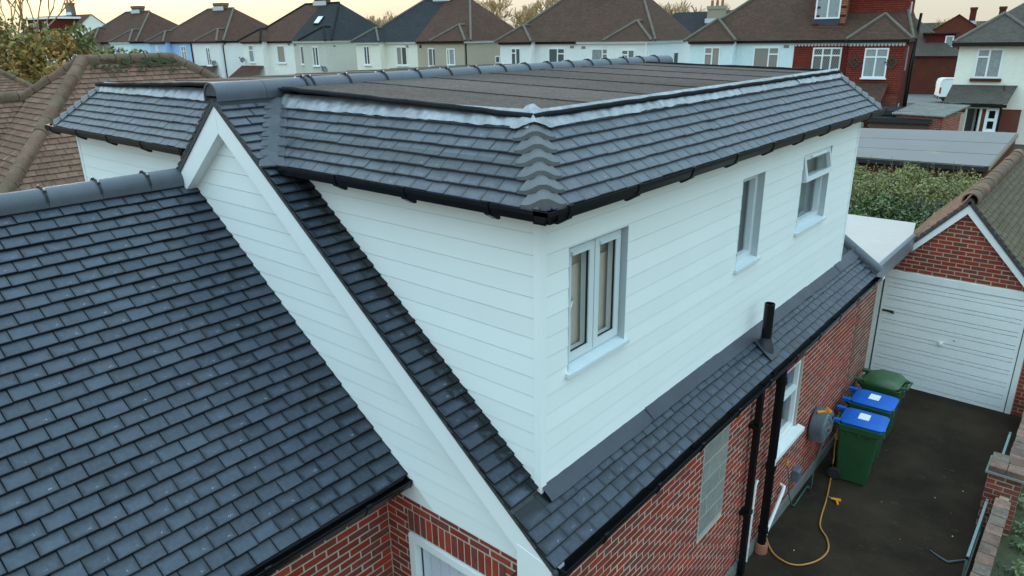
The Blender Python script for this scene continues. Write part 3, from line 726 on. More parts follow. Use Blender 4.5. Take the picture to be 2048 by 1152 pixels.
for i, L in enumerate((1.5, 1.45, 1.3, 1.35, 1.2, 1.25)):
    lead_band((-.02, y, 3.256+.016+.007+.007*(i % 2)), (0, 1, 0), sm, nM, min(L+.03, YEND-.02-y), .0, .165, 'lead_dull', .003, .05); y += L
# felt flat roofs, one sheet after another
def felt_z(x): return 5.905+.03*(-.29-x) if x > RX else 5.905+.03*(x+7.4)
def felts():
    for x0, x1 in ((RX+.07, -.27), (-7.42, RX-.07)):
        y = .27; i = 0
        while y < DL-.3:
            L = .98; y1 = min(y+L+.06, DL-.27); b = MB(); n = 12; top = []; sk = .02*math.sin(i*2.1)
            for k in range(n+1):
                x = x0+(x1-x0)*k/n; wv = .012*noise.noise(V((x*1.3, i*3., 0)))
                top += [(x, y+sk+wv, felt_z(x)+.014-.0), (x, y1+wv, felt_z(x)+.004)]
            vs = top+[(p[0], p[1], p[2]-.009) for p in top]; m2 = len(top); fs = []
            for k in range(n):
                a = 2*k; fs += [(a, a+2, a+3, a+1), (m2+a, m2+a+1, m2+a+3, m2+a+2), (a, m2+a, m2+a+2, a+2), (a+1, a+3, m2+a+3, m2+a+1)]
            fs += [(0, 1, m2+1, m2), (2*n, m2+2*n, m2+2*n+1, 2*n+1)]
            b.faces(vs, fs).build('felt_sheet', 'felt', house); y += L; i += 1
    def edge(pts, w_=.05):
        q = []
        for a, c in zip(pts, pts[1:]):
            a, c = V(a), V(c); k = max(1, int((c-a).length/.15))
            for j in range(k): p = a+(c-a)*j/k; q.append(p+V((random.uniform(-.006, .006), random.uniform(-.006, .006), random.uniform(-.004, .004))))
        q.append(V(pts[-1])); MB().tube(q, w_*.42, 8, flat=.9).build('felt_edge', 'felt_edge', house, smooth=True)
    edge([(-3.2, .26, felt_z(-3.2)+.012), (-.27, .26, 5.918)]); edge([(-.26, .26, 5.918), (-.26, DL-.26, 5.918)]); edge([(-.26, DL-.26, 5.918), (-3.2, DL-.26, 6.0)]); edge([(-7.42, .26, 5.918), (-3.6, .26, felt_z(-3.6)+.012)])
felts()
# gutters
def gutter(A, B, no, w_=.11, h=.075, nb=.85, ends=(True, True), first=.4, t=.005):
    """square gutter from A to B (back top edge), opening upwards, front towards no"""
    A, B, no = V(A), V(B), V(no); d = (B-A).normalized(); L = (B-A).length; z = V((0, 0, 1)); b = MB()
    def pl(p0, p1, q): b.prism([A+no*p0[0]+z*p0[1], A+no*p1[0]+z*p1[1], A+no*q[0]+z*q[1], A+no*(p0[0]+q[0]-p1[0])+z*(p0[1]+q[1]-p1[1])], d*L)
    prof = [(0, 0), (0, -h), (w_*.82, -h), (w_, -h*.35), (w_, 0), (w_-t, 0), (w_-t, -h*.35), (w_*.82-t, -h+t), (t, -h+t), (t, 0)]
    P = [A+no*a+z*c for a, c in prof]; n = len(P); vs = P+[p+d*L for p in P]
    b.faces(vs, [(i, (i+1) % n, n+(i+1) % n, n+i) for i in range(n)]+[tuple(range(n)), tuple(range(n, 2*n))])
    g = b.build('gutter', 'black', house)
    for e, c in zip(ends, (A, B-d*.008)):
        if e: MB().prism([c+no*a+z*q for a, q in [(-.003, .003), (-.003, -h-.004), (w_*.84, -h-.004), (w_+.004, -h*.36), (w_+.004, .003)]], d*.008).build('stop_end', 'black', g)
    t_ = first
    while t_ < L:
        c = A+d*t_; w2 = .05
        MB().prism([c+no*a+z*q for a, q in [(-.004, .006), (-.004, -h-.05), (.02, -h-.05), (w_*.86, -h-.008), (w_+.007, -h*.38), (w_+.007, .008), (w_-.012, .008), (w_-.012, -h*.3), (w_*.8-.01, -h+.01), (.01, -h+.01), (.01, .006)]], d*w2).build('gutter_bracket', 'black', g)
        t_ += nb
    return g
gutter((-2.62, -.145, 5.425), (.255, -.145, 5.425), (0, -1, 0), ends=(True, False), first=.75, nb=.8); gutter((.145, -.255, 5.425), (.145, DL+.25, 5.425), (1, 0, 0), ends=(True, True), first=.22, nb=.83)
gutter((-8.02, -.145, 5.425), (-4.28, -.145, 5.425), (0, -1, 0), first=.12, nb=.88)
gutter((.335, YV+.02, 2.915), (.335, YEND+.02, 2.915), (1, 0, 0), first=.5, nb=.8, w_=.115); gutter((-1.315, -4.6, 2.915), (-1.315, YG-.02, 2.915), (1, 0, 0), first=.3, nb=.9, w_=.115)
MB().box((.125, -.145, 5.33), (.143, DL+.1, 5.44)).build('fascia', 'black', house); MB().box((-2.5, -.143, 5.33), (.125, -.125, 5.44)).build('fascia', 'black', house); MB().box((-7.95, -.143, 5.33), (-4.3, -.125, 5.44)).build('fascia', 'white', house)
MB().box((.155, YV+.14, 2.79), (.333, YEND, 2.80)).build('soffit', 'black_matt', house); MB().box((.315, YV+.05, 2.80), (.333, YEND, 2.91)).build('fascia', 'black', house)
MB().box((-1.598, -4.5, 2.78), (-1.32, YG-.02, 2.79)).build('soffit', 'black_matt', house); MB().box((-1.335, -4.5, 2.79), (-1.317, YG-.02, 2.91)).build('fascia', 'black', house)
MB().box((-1.24, YG-.022, 2.875), (-1.205, YG-.018, 2.91)).build('gutter_label', 'sticker', house)
# dormer windows
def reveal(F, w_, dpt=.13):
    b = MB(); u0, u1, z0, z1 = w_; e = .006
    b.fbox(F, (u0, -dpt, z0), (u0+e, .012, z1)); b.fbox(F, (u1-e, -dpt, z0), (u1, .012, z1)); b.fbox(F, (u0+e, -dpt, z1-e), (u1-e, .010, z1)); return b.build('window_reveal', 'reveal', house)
def dsill(F, w_):
    u0, u1, z0, z1 = w_; b = MB(); b.prism([F(u0-.03, -.1, z0+.05), F(u0-.03, .045, z0+.022), F(u0-.03, .045, z0-.008), F(u0-.03, -.1, z0-.0)], F(u1-u0+.06, 0, 0)-F(0, 0, 0)); return b
def dormer_windows():
    for k, w_ in enumerate((W1, W2, W3)):
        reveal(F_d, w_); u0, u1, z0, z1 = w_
        if k == 0:
            g = MB()
            for p, q in (((u0+.006, -.125, z0+.045), (u0+.03, -.055, z1-.006)), ((u1-.03, -.125, z0+.045), (u1-.006, -.055, z1-.006)), ((u0+.03, -.125, z0+.045), (u1-.03, -.056, z0+.07)), ((u0+.03, -.125, z1-.03), (u1-.03, -.056, z1-.006))): g.fbox(F_d, p, q)
            f = g.build('casement_window', 'frame_grey', house); um = (u0+u1)/2
            for a, b_ in ((u0+.032, um-.005), (um+.005, u1-.032)):   # opening casements with trickle vents
                za, zb = z0+.072, z1-.032
                c = window(house, F_d, a, b_, za, zb, (1,), bar=.062, back=-.11, out=-.035, pz=-.075, pane='glass', name='casement', frame='frame_grey')
                MB().prism([F_d(a+.05, o, z) for o, z in ((-.035, zb-.02), (-.012, zb-.03), (-.012, zb-.05), (-.035, zb-.055))], F_d(b_-a-.10, 0, 0)-F_d(0, 0, 0)).build('trickle_vent', 'frame_grey', c)
                MB().fbox(F_d, (b_-.066, -.064, za+.062), (b_-.062, -.046, zb-.062)).build('gasket', 'black_matt', c); MB().fbox(F_d, (a+.062, -.064, za+.0615), (b_-.066, -.046, za+.066)).build('gasket', 'black_matt', c)
            h = MB(); h.fbox(F_d, (um-.17, -.145, 4.50), (um-.15, -.125, 4.57)); h.tube([F_d(um-.16, -.12, 4.55), F_d(um-.19, -.115, 4.50), F_d(um-.20, -.115, 4.40)], .009, 6); h.build('window_handle', 'alu', f)
            MB().fbox(F_d, (u0-.0, -.150, z0+.0), (u1+.0, -.145, z1-.22)).build('blind', 'blind', f); MB().fbox(F_d, (u0-.05, -.175, z0-.05), (u1+.05, -.17, z1+.05)).build('backing_panel', 'blind', f)
        elif k == 1:
            f = window(house, F_d, u0+.006, u1-.006, z0+.045, z1-.006, (1,), bar=.06, out=-.06, back=-.125, pane='glass', name='fixed_window', frame='frame_grey')
            MB().fbox(F_d, (u0-.05, -.19, z0-.05), (u1+.05, -.18, z1+.05)).build('backing_panel', 'curtain', f); MB().fbox(F_d, (u0+.12, -.17, z0), (u0+.17, -.15, z1)).build('curtain', 'blind', f)  # wide grey panel carries the pane's reflection in its colour
        else:
            zm = z1-.33
            f = window(house, F_d, u0+.006, u1-.006, z0+.045, zm+.02, (1,), bar=.06, out=-.06, back=-.125, pane='glass', name='fixed_window', frame='frame_grey')
            g = MB()
            for a, b_ in (((u0+.006, -.125, zm+.02), (u0+.05, -.06, z1-.006)), ((u1-.05, -.125, zm+.02), (u1-.006, -.06, z1-.006)), ((u0+.05, -.125, z1-.05), (u1-.05, -.062, z1-.006))): g.fbox(F_d, a, b_)
            g.build('window_frame', 'frame_grey', f)
            an = math.radians(12); top = z1-.02   # open top-hung sash
            F2 = lambda u, o, z: F_d(u, -.05+o*math.cos(an)+(top-z)*math.sin(an), top-(top-z)*math.cos(an)+o*math.sin(an))
            s_ = window(house, F2, u0+.03, u1-.03, zm+.0, top, (1,), bar=.06, out=.05, back=.0, pane='glass', name='open_sash', frame='frame_grey')
            MB().fbox(F2, (u0+.25, .05, top-.045), (u1-.25, .07, top-.02)).build('trickle_vent', 'white', s_)
            MB().tube([F_d(u0+.04, -.06, zm+.06), F2(u0+.05, .0, zm+.06)], .008, 6).build('window_stay', 'alu', s_)
            MB().fbox(F_d, (u0-.05, -.20, z0-.05), (u1+.05, -.19, z1+.05)).build('backing_panel', 'curtain', f)  # grey panel coloured like the reflection in the panes
        dsill(F_d, w_).build('sill', 'sill_grey', f)
dormer_windows()
# ground floor: bricks, door, side window, block patch
pb = Pool(house, 'brick', 'brick', 'brick_courses')
PATCH = (2.54, 3.16, 1.24, 2.50); SW = (WL[0]-.01, WL[1]+.01, WL[2]-.08, WL[3]+.22)
brickwork(pb, F_side, [(-.17, .15), (7.9, .15), (7.9, 2.86), (-.17, 2.86)], (PATCH, SW))
DO = (-1.33, -.22, -.3, 2.55)
brickwork(pb, F_gab, [(-1.60, 1.2), (.14, 1.2), (.14, 2.72), (-1.60, 2.72)], (DO,), u0=-1.6+.11)
brickwork(pb, F_wing, [(-4.5, 1.0), (-.2, 1.0), (-.2, 2.80), (-4.5, 2.80)], u0=-.3)
for F, u0, u1, z0 in ((F_gab, -1.33, -.22, 2.335), (F_side, WL[0]-.01, WL[1]+.01, WL[3]+.005)):   # soldier courses
    u = u0; nrm = F(0, 1, 0)-F(0, 0, 0); ex = F(1, 0, 0)-F(0, 0, 0)
    while u+.07 < u1+.02:
        c = F(u+.0375, .007+random.uniform(-.002, .002), z0+.107)
        if ('s',) not in BM: BM[('s',)] = brick_mesh(.064, .208)
        pb.add(('s',), BM[('s',)], axes(c, ex, -nrm, V((0, 0, 1))) @ Matrix.Translation((0, .03, 0)), score(c, nrm, .014)); u += .0755
pb.done()
pb = Pool(house, 'old_brick', 'brick_dirty', 'old_brick_courses', 150)
brickwork(pb, F_side, [(7.9, .15), (9.0, .15), (9.0, 2.72), (7.9, 2.72)]); pb.done()
bk = brick_mesh(.43, .212).mesh('concrete_block', M['concrete'], fix=False); bk2 = brick_mesh(.155, .212).mesh('concrete_block', M['concrete'], fix=False)
MB().fbox(F_side, (PATCH[0], -.02, PATCH[2]), (PATCH[1], .004, PATCH[3])).build('patch_mortar', mat('patch_mortar', (.36, .35, .32), .95, 0, [(9, .2)]), house)
for r in range(5):
    z = PATCH[2]+.16+r*.225; sw_ = r % 2
    for u, me in ((PATCH[0]+(.235 if not sw_ else .09), bk if not sw_ else bk2), (PATCH[0]+(.54 if not sw_ else .40), bk2 if not sw_ else bk)):
        if z+.1 < PATCH[3]: link('concrete_block', me, house, axes(F_side(u, .008, z), (0, 1, 0), (-1, 0, 0), (0, 0, 1)) @ Matrix.Translation((0, .03, 0)))
def openings():
    f = window(house, F_side, WL[0]+.01, WL[1]-.01, WL[2]+.02, WL[3]-.005, (1,), (0,), .42, out=-.03, back=-.09, bar=.06, pane='glass', name='side_window')
    MB().fbox(F_side, (WL[0]-.1, -.31, WL[2]-.1), (WL[1]+.1, -.30, WL[3]+.1)).build('blind', 'reflection_blue', f)  # blue panel stands in for the reflection in the side window
    MB().prism([F_side(WL[0]-.06, o, z) for o, z in ((-.1, WL[2]+.02), (.10, WL[2]-.02), (.10, WL[2]-.075), (-.1, WL[2]-.075))], (0, WL[1]-WL[0]+.16, 0)).build('sill', 'white_paint', f)
    x0, x1, zt_ = -1.31, -.24, 2.32; b = MB(); F = F_gab
    b.fbox(F, (x0, -.12, 0), (x0+.07, .03, zt_)); b.fbox(F, (x1-.07, -.12, 0), (x1, .03, zt_)); b.fbox(F, (x0+.07, -.12, zt_-.07), (x1-.07, .029, zt_)); d = b.build('door_frame', 'white', house)
    b = MB(); n = 8; wd = (x1-x0-.14)/n
    for i in range(n): b.fbox(F, (x0+.07+i*wd+.004, -.10, .02), (x0+.07+(i+1)*wd-.004, -.05, zt_-.075))
    b.fbox(F, (x0+.07, -.10, .02), (x1-.07, -.056, zt_-.075)); dl = b.build('front_door', 'door', d)
    b = MB(); c = V((x0+.55, 0, 1.95)); q = .13
    for a in range(4):
        p = [(q, 0), (0, q), (-q, 0), (0, -q)]; (ax, az), (bx, bz) = p[a], p[(a+1) % 4]; b.tube([F(c.x+ax, -.045, c.z+az), F(c.x+bx, -.045, c.z+bz)], .014, 4)
    b.build('door_light_frame', 'white', dl); MB().face([F(c.x+q, -.047, c.z), F(c.x, -.047, c.z+q), F(c.x-q, -.047, c.z), F(c.x, -.047, c.z-q)]).build('pane', 'glass_dark', dl)
    MB().fbox(F, (x0+.07, -.11, .02), (x0+.085, -.045, zt_-.08)).build('gasket', 'black_matt', d)
openings()
# pipes
def pipes():
    x = .235
    b = MB(); b.box((x-.035, 3.74, .0), (x+.03, 3.82, 2.62)); b.prism([(x-.035, 3.745, 2.60), (x+.03, 3.745, 2.60), (x+.13, 3.745, 2.80), (x+.13, 3.745, 2.86), (x+.07, 3.745, 2.86)], (0, .07, 0)); d = b.build('downpipe', 'black', house)
    for z in (2.1, .9): MB().box((x-.085, 3.715, z), (x+.04, 3.845, z+.05)).build('pipe_clip', 'black', d)
    p = MB().lathe([(.055, .02), (.055, 2.80)], (x+.02, 4.36, 0), 20).build('soil_pipe', 'black', house, smooth=True)
    for z in (.30, 1.25, 2.45): MB().lathe([(.066, z), (.066, z+.07)], (x+.02, 4.36, 0), 20).build('pipe_collar', 'black', p, smooth=True)
    MB().lathe([(.085, -.02), (.085, .10), (.075, .13)], (x+.02, 4.36, 0), 20).build('clay_socket', 'clay', p, smooth=True)
    MB().box((x+.074, 4.33, 1.33), (x+.079, 4.36, 1.42)).build('pipe_label', 'sticker', p)
    MB().tube([(.20, 4.02, .02), (.20, 4.05, 1.15), (.20, 4.10, 1.2)], .016, 8).build('waste_pipe', 'white_paint', house, smooth=True)
    MB().tube([(.15, 5.17, .54), (.215, 5.15, .54), (.22, 5.10, .50), (.22, 4.52, .05)], .025, 10).build('waste_pipe', 'white_paint', house, smooth=True)
    c = V((.20, 3.83, 3.09)); z1 = 3.62
    v = MB().lathe([(.056, -.1), (.056, z1-c.z), (.048, z1-c.z), (.048, z1-c.z-.25)], c, 24).build('vent_pipe', 'black', house, smooth=True)
    b = MB().lathe([(.10, -.05), (.085, .04), (.062, .10), (.060, .13)], c, 24); b.build('vent_boot', 'lead_dull', v, smooth=True)
    n = nM; q = c+n*.022; b = MB(); b.prism([q+sm*a+V((0, 1, 0))*e for a, e in ((-.13, -.13), (-.13, .13), (.15, .13), (.15, -.13))], n*.006); b.build('lead_slate', 'lead_dull', v)
    b = MB(); a = V((-.02, -.2, 0))   # wrought iron hanging bracket by the barge foot
    b.tube([(-.01, -.21, 2.70), (-.01, -.21, 2.05)], .012, 6); b.tube([(-.01, -.21, 2.62), (-.01, -.26, 2.66), (-.01, -.62, 2.66), (-.01, -.66, 2.62)], .009, 6); b.tube([(-.01, -.215, 2.15), (-.01, -.32, 2.32), (-.01, -.5, 2.6), (-.01, -.56, 2.655)], .008, 6)
    b.lathe([(.02, -.02), (.045, 0), (.02, .02)], (-.01, -.23, 2.6), 10, V((0, 1, 0))); tag(b.build('hanging_bracket', 'black_matt'), 'black wrought iron hanging basket bracket beside the front door', 'bracket')
pipes()
def link_roof():
    t = [(-3.2, YEND+.0), (.27, YEND+.0), (.27, 10.5), (.12, 11.45), (-3.2, 11.4)]
    MB().prism([(x, y, 2.93) for x, y in t], (0, 0, .03)).build('flat_roof', 'grp', house)
    b = MB(); b.prism([(.27, YEND, 2.70), (.32, YEND, 2.70), (.32, YEND, 2.955), (.285, YEND, 2.985), (.255, YEND, 2.965)], (0, 2.76, 0)); b.build('edge_trim', 'grey_trim', house)
    MB().box((.05, YEND+.1, 2.65), (.271, 10.5, 2.93)).build('roof_edge', 'grey_trim', house)
    MB().box((-.7, 8.6, -.1), (-.5, 10.5, 2.7)).build('passage_wall', 'mortar_brown', house)
    MB().box((.18, 8.60, 2.62), (.30, 8.72, 2.70)).build('light_box', 'white', house)
link_roof()
# ------------------------------------------------------------------ neighbour bungalow on the left: hipped brown tiled roof with front wing
def neighbour(dx, label, limit, dy=0.):
    X0, Z0, ya, yb, sl = -16.1+dx, 6.06, 3.3+dy, 5.4+dy, .8; run = 3.75; ze = Z0-run*sl; z_ = V((0, 0, 1))
    h = thing('bungalow', label, 'house', (X0, 5+dy, 0))
    W_ = MB(); W_.box((X0-run+.35, ya-run+.35, 0), (X0+run-.35, yb+run-.35, ze+.1)); xw = X0-1.0; W_.box((xw-2.6, -3.2+dy, 0), (xw+2.6, 1.5+dy, 2.9)); W_.build('wall', 'mortar_brown', h)
    d = MB(); A, B = V((X0, ya, Z0)), V((X0, yb, Z0)); c = [V((X0+sx*run, (ya-run if sy < 0 else yb+run), ze)) for sx, sy in ((1, -1), (1, 1), (-1, 1), (-1, -1))]; o = -z_*.05
    for f in ((c[0], c[1], B, A), (c[1], c[2], B), (c[2], c[3], A, B), (c[3], c[0], A)): d.face([p+o for p in f])
    zw = Z0-.8; y0 = ya-(Z0-zw)/sl; wr = (zw-ze)/sl; P, Q = V((xw, y0, zw)), V((xw, -3.5+dy, zw))
    for sg in (1, -1): d.face([P+o, Q+o, V((xw+sg*wr, -3.5+dy, ze))+o, V((xw+sg*wr, y0-0, ze))+o])
    d.build('roof_deck', 'mortar_dark', h)
    pl = Pool(h, 'roof_tile', 'old_tile', 'roof_tiles', limit); ct = 1/math.hypot(1, sl); L = run/ct; g = L/30; nn = 30
    sR_ = V((1, 0, -sl)).normalized(); n_ = V((sl, 0, 1)).normalized()
    tile_roof(pl, V((X0, 0, Z0))-n_*.03, (0, 1, 0), sR_, [[(ya, 0), (yb, 0), (yb+run, L), (ya-run, L)]], g, .205, nn, ya-run-.2, yb+run+.2, False, .018, 1.8)
    s2 = V((0, -1, -sl)).normalized(); n2 = V((0, -sl, 1)).normalized()   # near hip end, left part falls into the wing valley
    dv = (Z0-zw)/sl/ct
    tile_roof(pl, V((0, ya, Z0))-n2*.03, (1, 0, 0), s2, [[(X0, 0), (X0+run, L), (xw+wr, L), (xw, dv), (X0-dv*ct, dv)]], g, .205, nn, X0-2.2, X0+run+.2, False, .018, 1.8)
    n3 = V((sl, 0, 1)).normalized(); LW_ = wr/ct; k = int(LW_/g)
    tile_roof(pl, V((xw, 0, zw))-n3*.03, (0, 1, 0), sR_, [[(y0, 0), (y0-wr, LW_), (-3.5+dy, LW_), (-3.5+dy, 0)]], g, .205, k, -3.6+dy, y0+.2, False, .018, 1.8)
    pl.done()
    kw = dict(m='ridge_old', jit=.016, lap=-.012, drop=.07)
    ridge_run(h, A, B, .125, 6, name='ridge_tile', **kw)
    for p, q, n in ((A, c[0], 15), (B, c[1], 15), (A, A+(c[3]-A)*.30, 4)): ridge_run(h, p+z_*.01, q+z_*.02, .125, n, name='hip_tile', **kw)
    ridge_run(h, P+V((0, .25, .0)), Q, .13, 13, name='ridge_tile', **kw)
    return h, A, B
nb, nA, nB = neighbour(0, 'bungalow with hipped brown clay tile roof and moss along its short ridge', 300)
def moss():
    b = MB(); random.seed(3)
    for i in range(330):
        t = random.random(); y = nA.y+(nB.y-nA.y)*t+random.gauss(0, .1); d = abs(random.gauss(0, .22)); r = random.uniform(.012, .035); x = nA.x+.1+d*.78; z = nA.z-d*.62+.01
        if noise.noise(V((y*3, d*5, 1))) < -.12: continue
        c = V((x, y, z)); n = 6; vs = [c+V((math.cos(a)*r*random.uniform(.7, 1.3), math.sin(a)*r*random.uniform(.7, 1.3)*1.5, -.7*math.cos(a)*r-.01)) for a in [2*math.pi*k/n for k in range(n)]]+[c+V((.3*r, 0, r*.7))]
        b.faces(vs, [(k, (k+1) % n, n) for k in range(n)])
    b.build('moss', mat('moss', (.035, .042, .012), .95, .3, [(30, .4)], (60, 1)), nb, kind='stuff')
moss()
neighbour(-17.6, 'farther bungalow whose brown hipped roof slopes down at the left edge of the picture', 120, -.1)
# ------------------------------------------------------------------ garage
def garage():
    y = 10.57; g = thing('garage', 'detached red brick garage with white up-and-over door and white bargeboards', 'garage', (1.05, 12, 0))
    F = frame((0, y, 0), (1, 0, 0), (0, -1, 0)); ax, az = 1.04, 3.70; sl = 1.12; xl, xr = .28, 2.62; z = lambda x: az-sl*abs(x-ax)
    w_ = MB(); w_.prism([F(p, -.2, q) for p, q in ((-.30, 2.06), (2.45, 2.06), (ax, az-.12), (.2, 2.64), (-.30, 2.60))], (0, -.2, 0)); w_.fbox(F, (2.26, -.2, 0), (2.62, 0, 2.06)); w_.fbox(F, (-.30, -.2, 0), (-.16, 0, 2.06)); w_.box((2.42, y+.2, 0), (2.62, 16.4, 2.0)); w_.box((-.3, y+.2, 0), (-.1, 16.4, 2.1)); w_.box((-.3, 16.2, 0), (2.6, 16.4, 2.2)); w_.build('wall', 'mortar_brown', g)
    pb = Pool(g, 'brick', 'brick', 'brick_courses'); brickwork(pb, F, [(-.16, 2.24), (2.27, 2.24), (ax, az-.14)]); brickwork(pb, F, [(2.28, 0), (2.62, 0), (2.62, 2.24), (2.28, 2.24)]); pb.done()
    for sg, x1 in ((-1, xl), (1, 2.66)):
        MB().prism([F(p, .075, q) for p, q in ((ax+sg*.001, az), (x1, z(x1)), (x1-sg*.02, z(x1)-.20), (ax+sg*.001, az-.25))], (0, .06, 0)).build('barge_board', 'white_paint', g)
    b = MB(); vs = []; n = 40   # rough painted lintel
    for i in range(n+1):
        x = -.08+2.5*i/n; q = .022*noise.noise(V((x*6, 1, 0))); vs += [F(x, .03, 2.235+q), F(x, .035, 2.10), F(x, .0, 2.10), F(x, .0, 2.24+q)]
    b.faces(vs, [(4*i+k, 4*i+(k+1) % 4, 4*i+4+(k+1) % 4, 4*i+4+k) for i in range(n) for k in range(4)]+[(0, 1, 2, 3), (4*n, 4*n+3, 4*n+2, 4*n+1)]); b.build('lintel', 'white_paint', g)
    for a, c in ((-.16, -.09), (2.185, 2.27)): MB().fbox(F, (a, -.1, .0), (c, .03, 2.10)).build('door_frame', 'white_paint', g)
    d = thing  # door panel with pressed horizontal grooves
    b = MB(); x0, x1 = -.06, 2.17; prof = [(.02, 0)]
    k = 0; zz = .06
    while zz < 2.02:
        st = .075 if k % 2 else .165
        prof += [(.02, zz), (-.012, zz+.004), (-.012, zz+.014), (.02, zz+.018)]; zz += st; k += 1
    prof += [(.02, 2.09)]; vs = []
    for x, ins in ((x0, 1), (x0+.05, 1), (x0+.055, 0), (x1-.055, 0), (x1-.05, 1), (x1, 1)):
        vs += [F(x, .02 if ins else o, q) for o, q in prof]
    k = len(prof); b.faces(vs, [(j*k+i, (j+1)*k+i, (j+1)*k+i+1, j*k+i+1) for j in range(5) for i in range(k-1)]); dr = b.build('garage_door', 'garage_door', g)
    MB().lathe([(.04, 0), (.04, .02), (.022, .03), (.025, .06), (.012, .065)], F(1.02, .02, 1.02), 12, V((0, -1, 0))).build('door_handle', 'white_paint', dr, smooth=True)
    MB().lathe([(.014, 0), (.014, .01)], F(1.22, .02, 1.13), 8, V((0, -1, 0))).build('lock', 'alu', dr)
    b = MB(); b.fbox(F, (-.02, .02, 1.42), (.17, .045, 1.455)); b.fbox(F, (.13, .02, 1.405), (.19, .04, 1.425)); b.build('hasp', 'black_matt', dr)
    MB().fbox(F, (-.16, -.3, -.02), (2.27, -.14, 2.2)).build('door_backing', 'black_matt', g)
    ye = 16.5; dk = MB()
    for sg, m, x1, nm in ((-1, 'old_tile', -.42, 'left'), (1, 'old_tile2', 2.78, 'right')):
        A = V((ax, y-.09, az+.03)); B = V((x1, y-.09, z(x1)+.03)); s = (B-A).normalized(); L = (B-A).length; n = V((sg*sl, 0, 1)).normalized()
        dk.prism([A-n*.035, B-n*.035, B-n*.08, A-n*.08], (0, ye-y, 0)); pl = Pool(g, 'roof_tile', m, 'roof_tiles', 150); gg = .11
        tile_roof(pl, A-n*.03, (0, 1, 0), s, [[(0, 0), (ye-y, 0), (ye-y, L), (0, L)]], gg, .17, int(L/gg), 0, ye-y, False, .016, 1.6); pl.done()
    dk.build('roof_deck', 'mortar_dark', g); ridge_run(g, (ax, y-.1, az+.0), (ax, ye, az+.0), .125, 14, 'ridge_old', jit=.01, lap=.03, drop=.06)
garage()
# ------------------------------------------------------------------ drive: bins, hose, fittings
def wheelie_bin():
    r = thing('wheelie_bin', '', 'bin'); H = .97
    b = MB(); b.v = []   # tapered tub, open shell with a rim
    def ring(z, x0, x1, hw, rr): # rounded rectangle in plan, handle side at -x
        o = []
        for cx, cy, a0 in ((x1-rr, hw-rr, 0), (x0+rr, hw-rr, 90), (x0+rr, -hw+rr, 180), (x1-rr, -hw+rr, 270)):
            for k in range(4): a = math.radians(a0+k*30); o.append((cx+rr*math.cos(a), cy+rr*math.sin(a), z))
        return o
    rings = [ring(.02, -.17, .235, .20, .03), ring(.30, -.20, .255, .215, .035), ring(.86, -.24, .315, .255, .04), ring(.88, -.25, .345, .285, .04), ring(.97, -.26, .355, .29, .04), ring(.97, -.23, .325, .262, .03), ring(.6, -.21, .29, .24, .03)]
    n = 16; vs = [p for q in rings for p in q]
    b.faces(vs, [(i*n+j, i*n+(j+1) % n, (i+1)*n+(j+1) % n, (i+1)*n+j) for i in range(len(rings)-1) for j in range(n)]+[tuple(reversed(range(n))), tuple(range(6*n, 7*n))])
    body = b.build('body', 'bin_green', r, smooth=True)
    rb = MB()
    for y in (-.12, 0, .12): rb.box((.21, y-.01, .82), (.335, y+.01, .90))
    for s in (-1, 1):
        for x in (-.1, .05, .2): rb.box((x-.008, s*.245, .80), (x+.008, s*.285, .885))
    rb.build('rib', 'bin_green', body)
    MB().tube([(-.30, -.2, .93), (-.30, .2, .93)], .016, 8).build('handle_bar', 'bin_green', r)
    hb = MB()
    for y in (-.2, -.07, .07, .2): MB().box((-.31, y-.012, .90), (-.23, y+.012, .955)).build('handle_bracket', 'bin_green', r)
    for y in (-.235, .235):
        w_ = MB().lathe([(.09, -.025), (.10, -.015), (.10, .015), (.09, .025)], (-.20, y, .10), 18, V((0, 1, 0))).build('wheel', 'rubber', r, smooth=True); MB().lathe([(.05, -.028), (.03, .028)], (-.20, y, .10), 12, V((0, 1, 0))).build('wheel_hub', 'black_matt', w_)
    MB().tube([(-.20, -.22, .10), (-.20, .22, .10)], .012, 8).build('axle', 'black_matt', r)
    MB().box((.345, -.02, .78), (.36, .03, .90)).build('latch_plate', 'alu', r)
    return r
def bin_lid(r, m, sticker, flat):
    b = MB(); n = 12
    if flat:   # blue recycling lid: shallow domed slab with stepped border
        R = [(.972, -.24, .365, .255), (1.0, -.24, .37, .26), (1.012, -.21, .345, .235), (1.03, -.17, .30, .205), (1.036, -.14, .26, .17)]
    else: R = [(.972, -.24, .31, .275), (1.0, -.24, .315, .278), (1.07, -.10, .26, .24), (1.085, -.06, .20, .20)]
    vs = []
    for z, x0, x1, hw in R:
        c = .05
        vs += [(x1, -hw+c, z), (x1, hw-c, z), (x1-c, hw, z), (x0+c, hw, z), (x0, hw-c, z), (x0, -hw+c, z), (x0+c, -hw, z), (x1-c, -hw, z)]
    k = len(R); b.faces(vs, [(i*8+j, i*8+(j+1) % 8, (i+1)*8+(j+1) % 8, (i+1)*8+j) for i in range(k-1) for j in range(8)]+[tuple(range((k-1)*8, k*8)), tuple(reversed(range(8)))])
    for y in (-.21, .21): b.box((-.36, y-.035, .955), (-.235, y+.035, 1.005))
    if not flat:
        for y in (-.15, .15): b.prism([(.30, y-.02, .975), (.30, y+.02, .975), (.42, y+.015, .985), (.42, y-.015, .985)], (0, 0, .03))
        b.box((.40, -.165, .985), (.425, .165, 1.01))
    l = b.build('lid', m, r, smooth=True)
    if sticker:
        MB().prism([(-.02, -.10, 1.037), (.13, -.095, 1.037), (.13, .095, 1.037), (-.015, .10, 1.037)], (0, 0, .0015)).build('sticker', 'sticker', l)
    return l
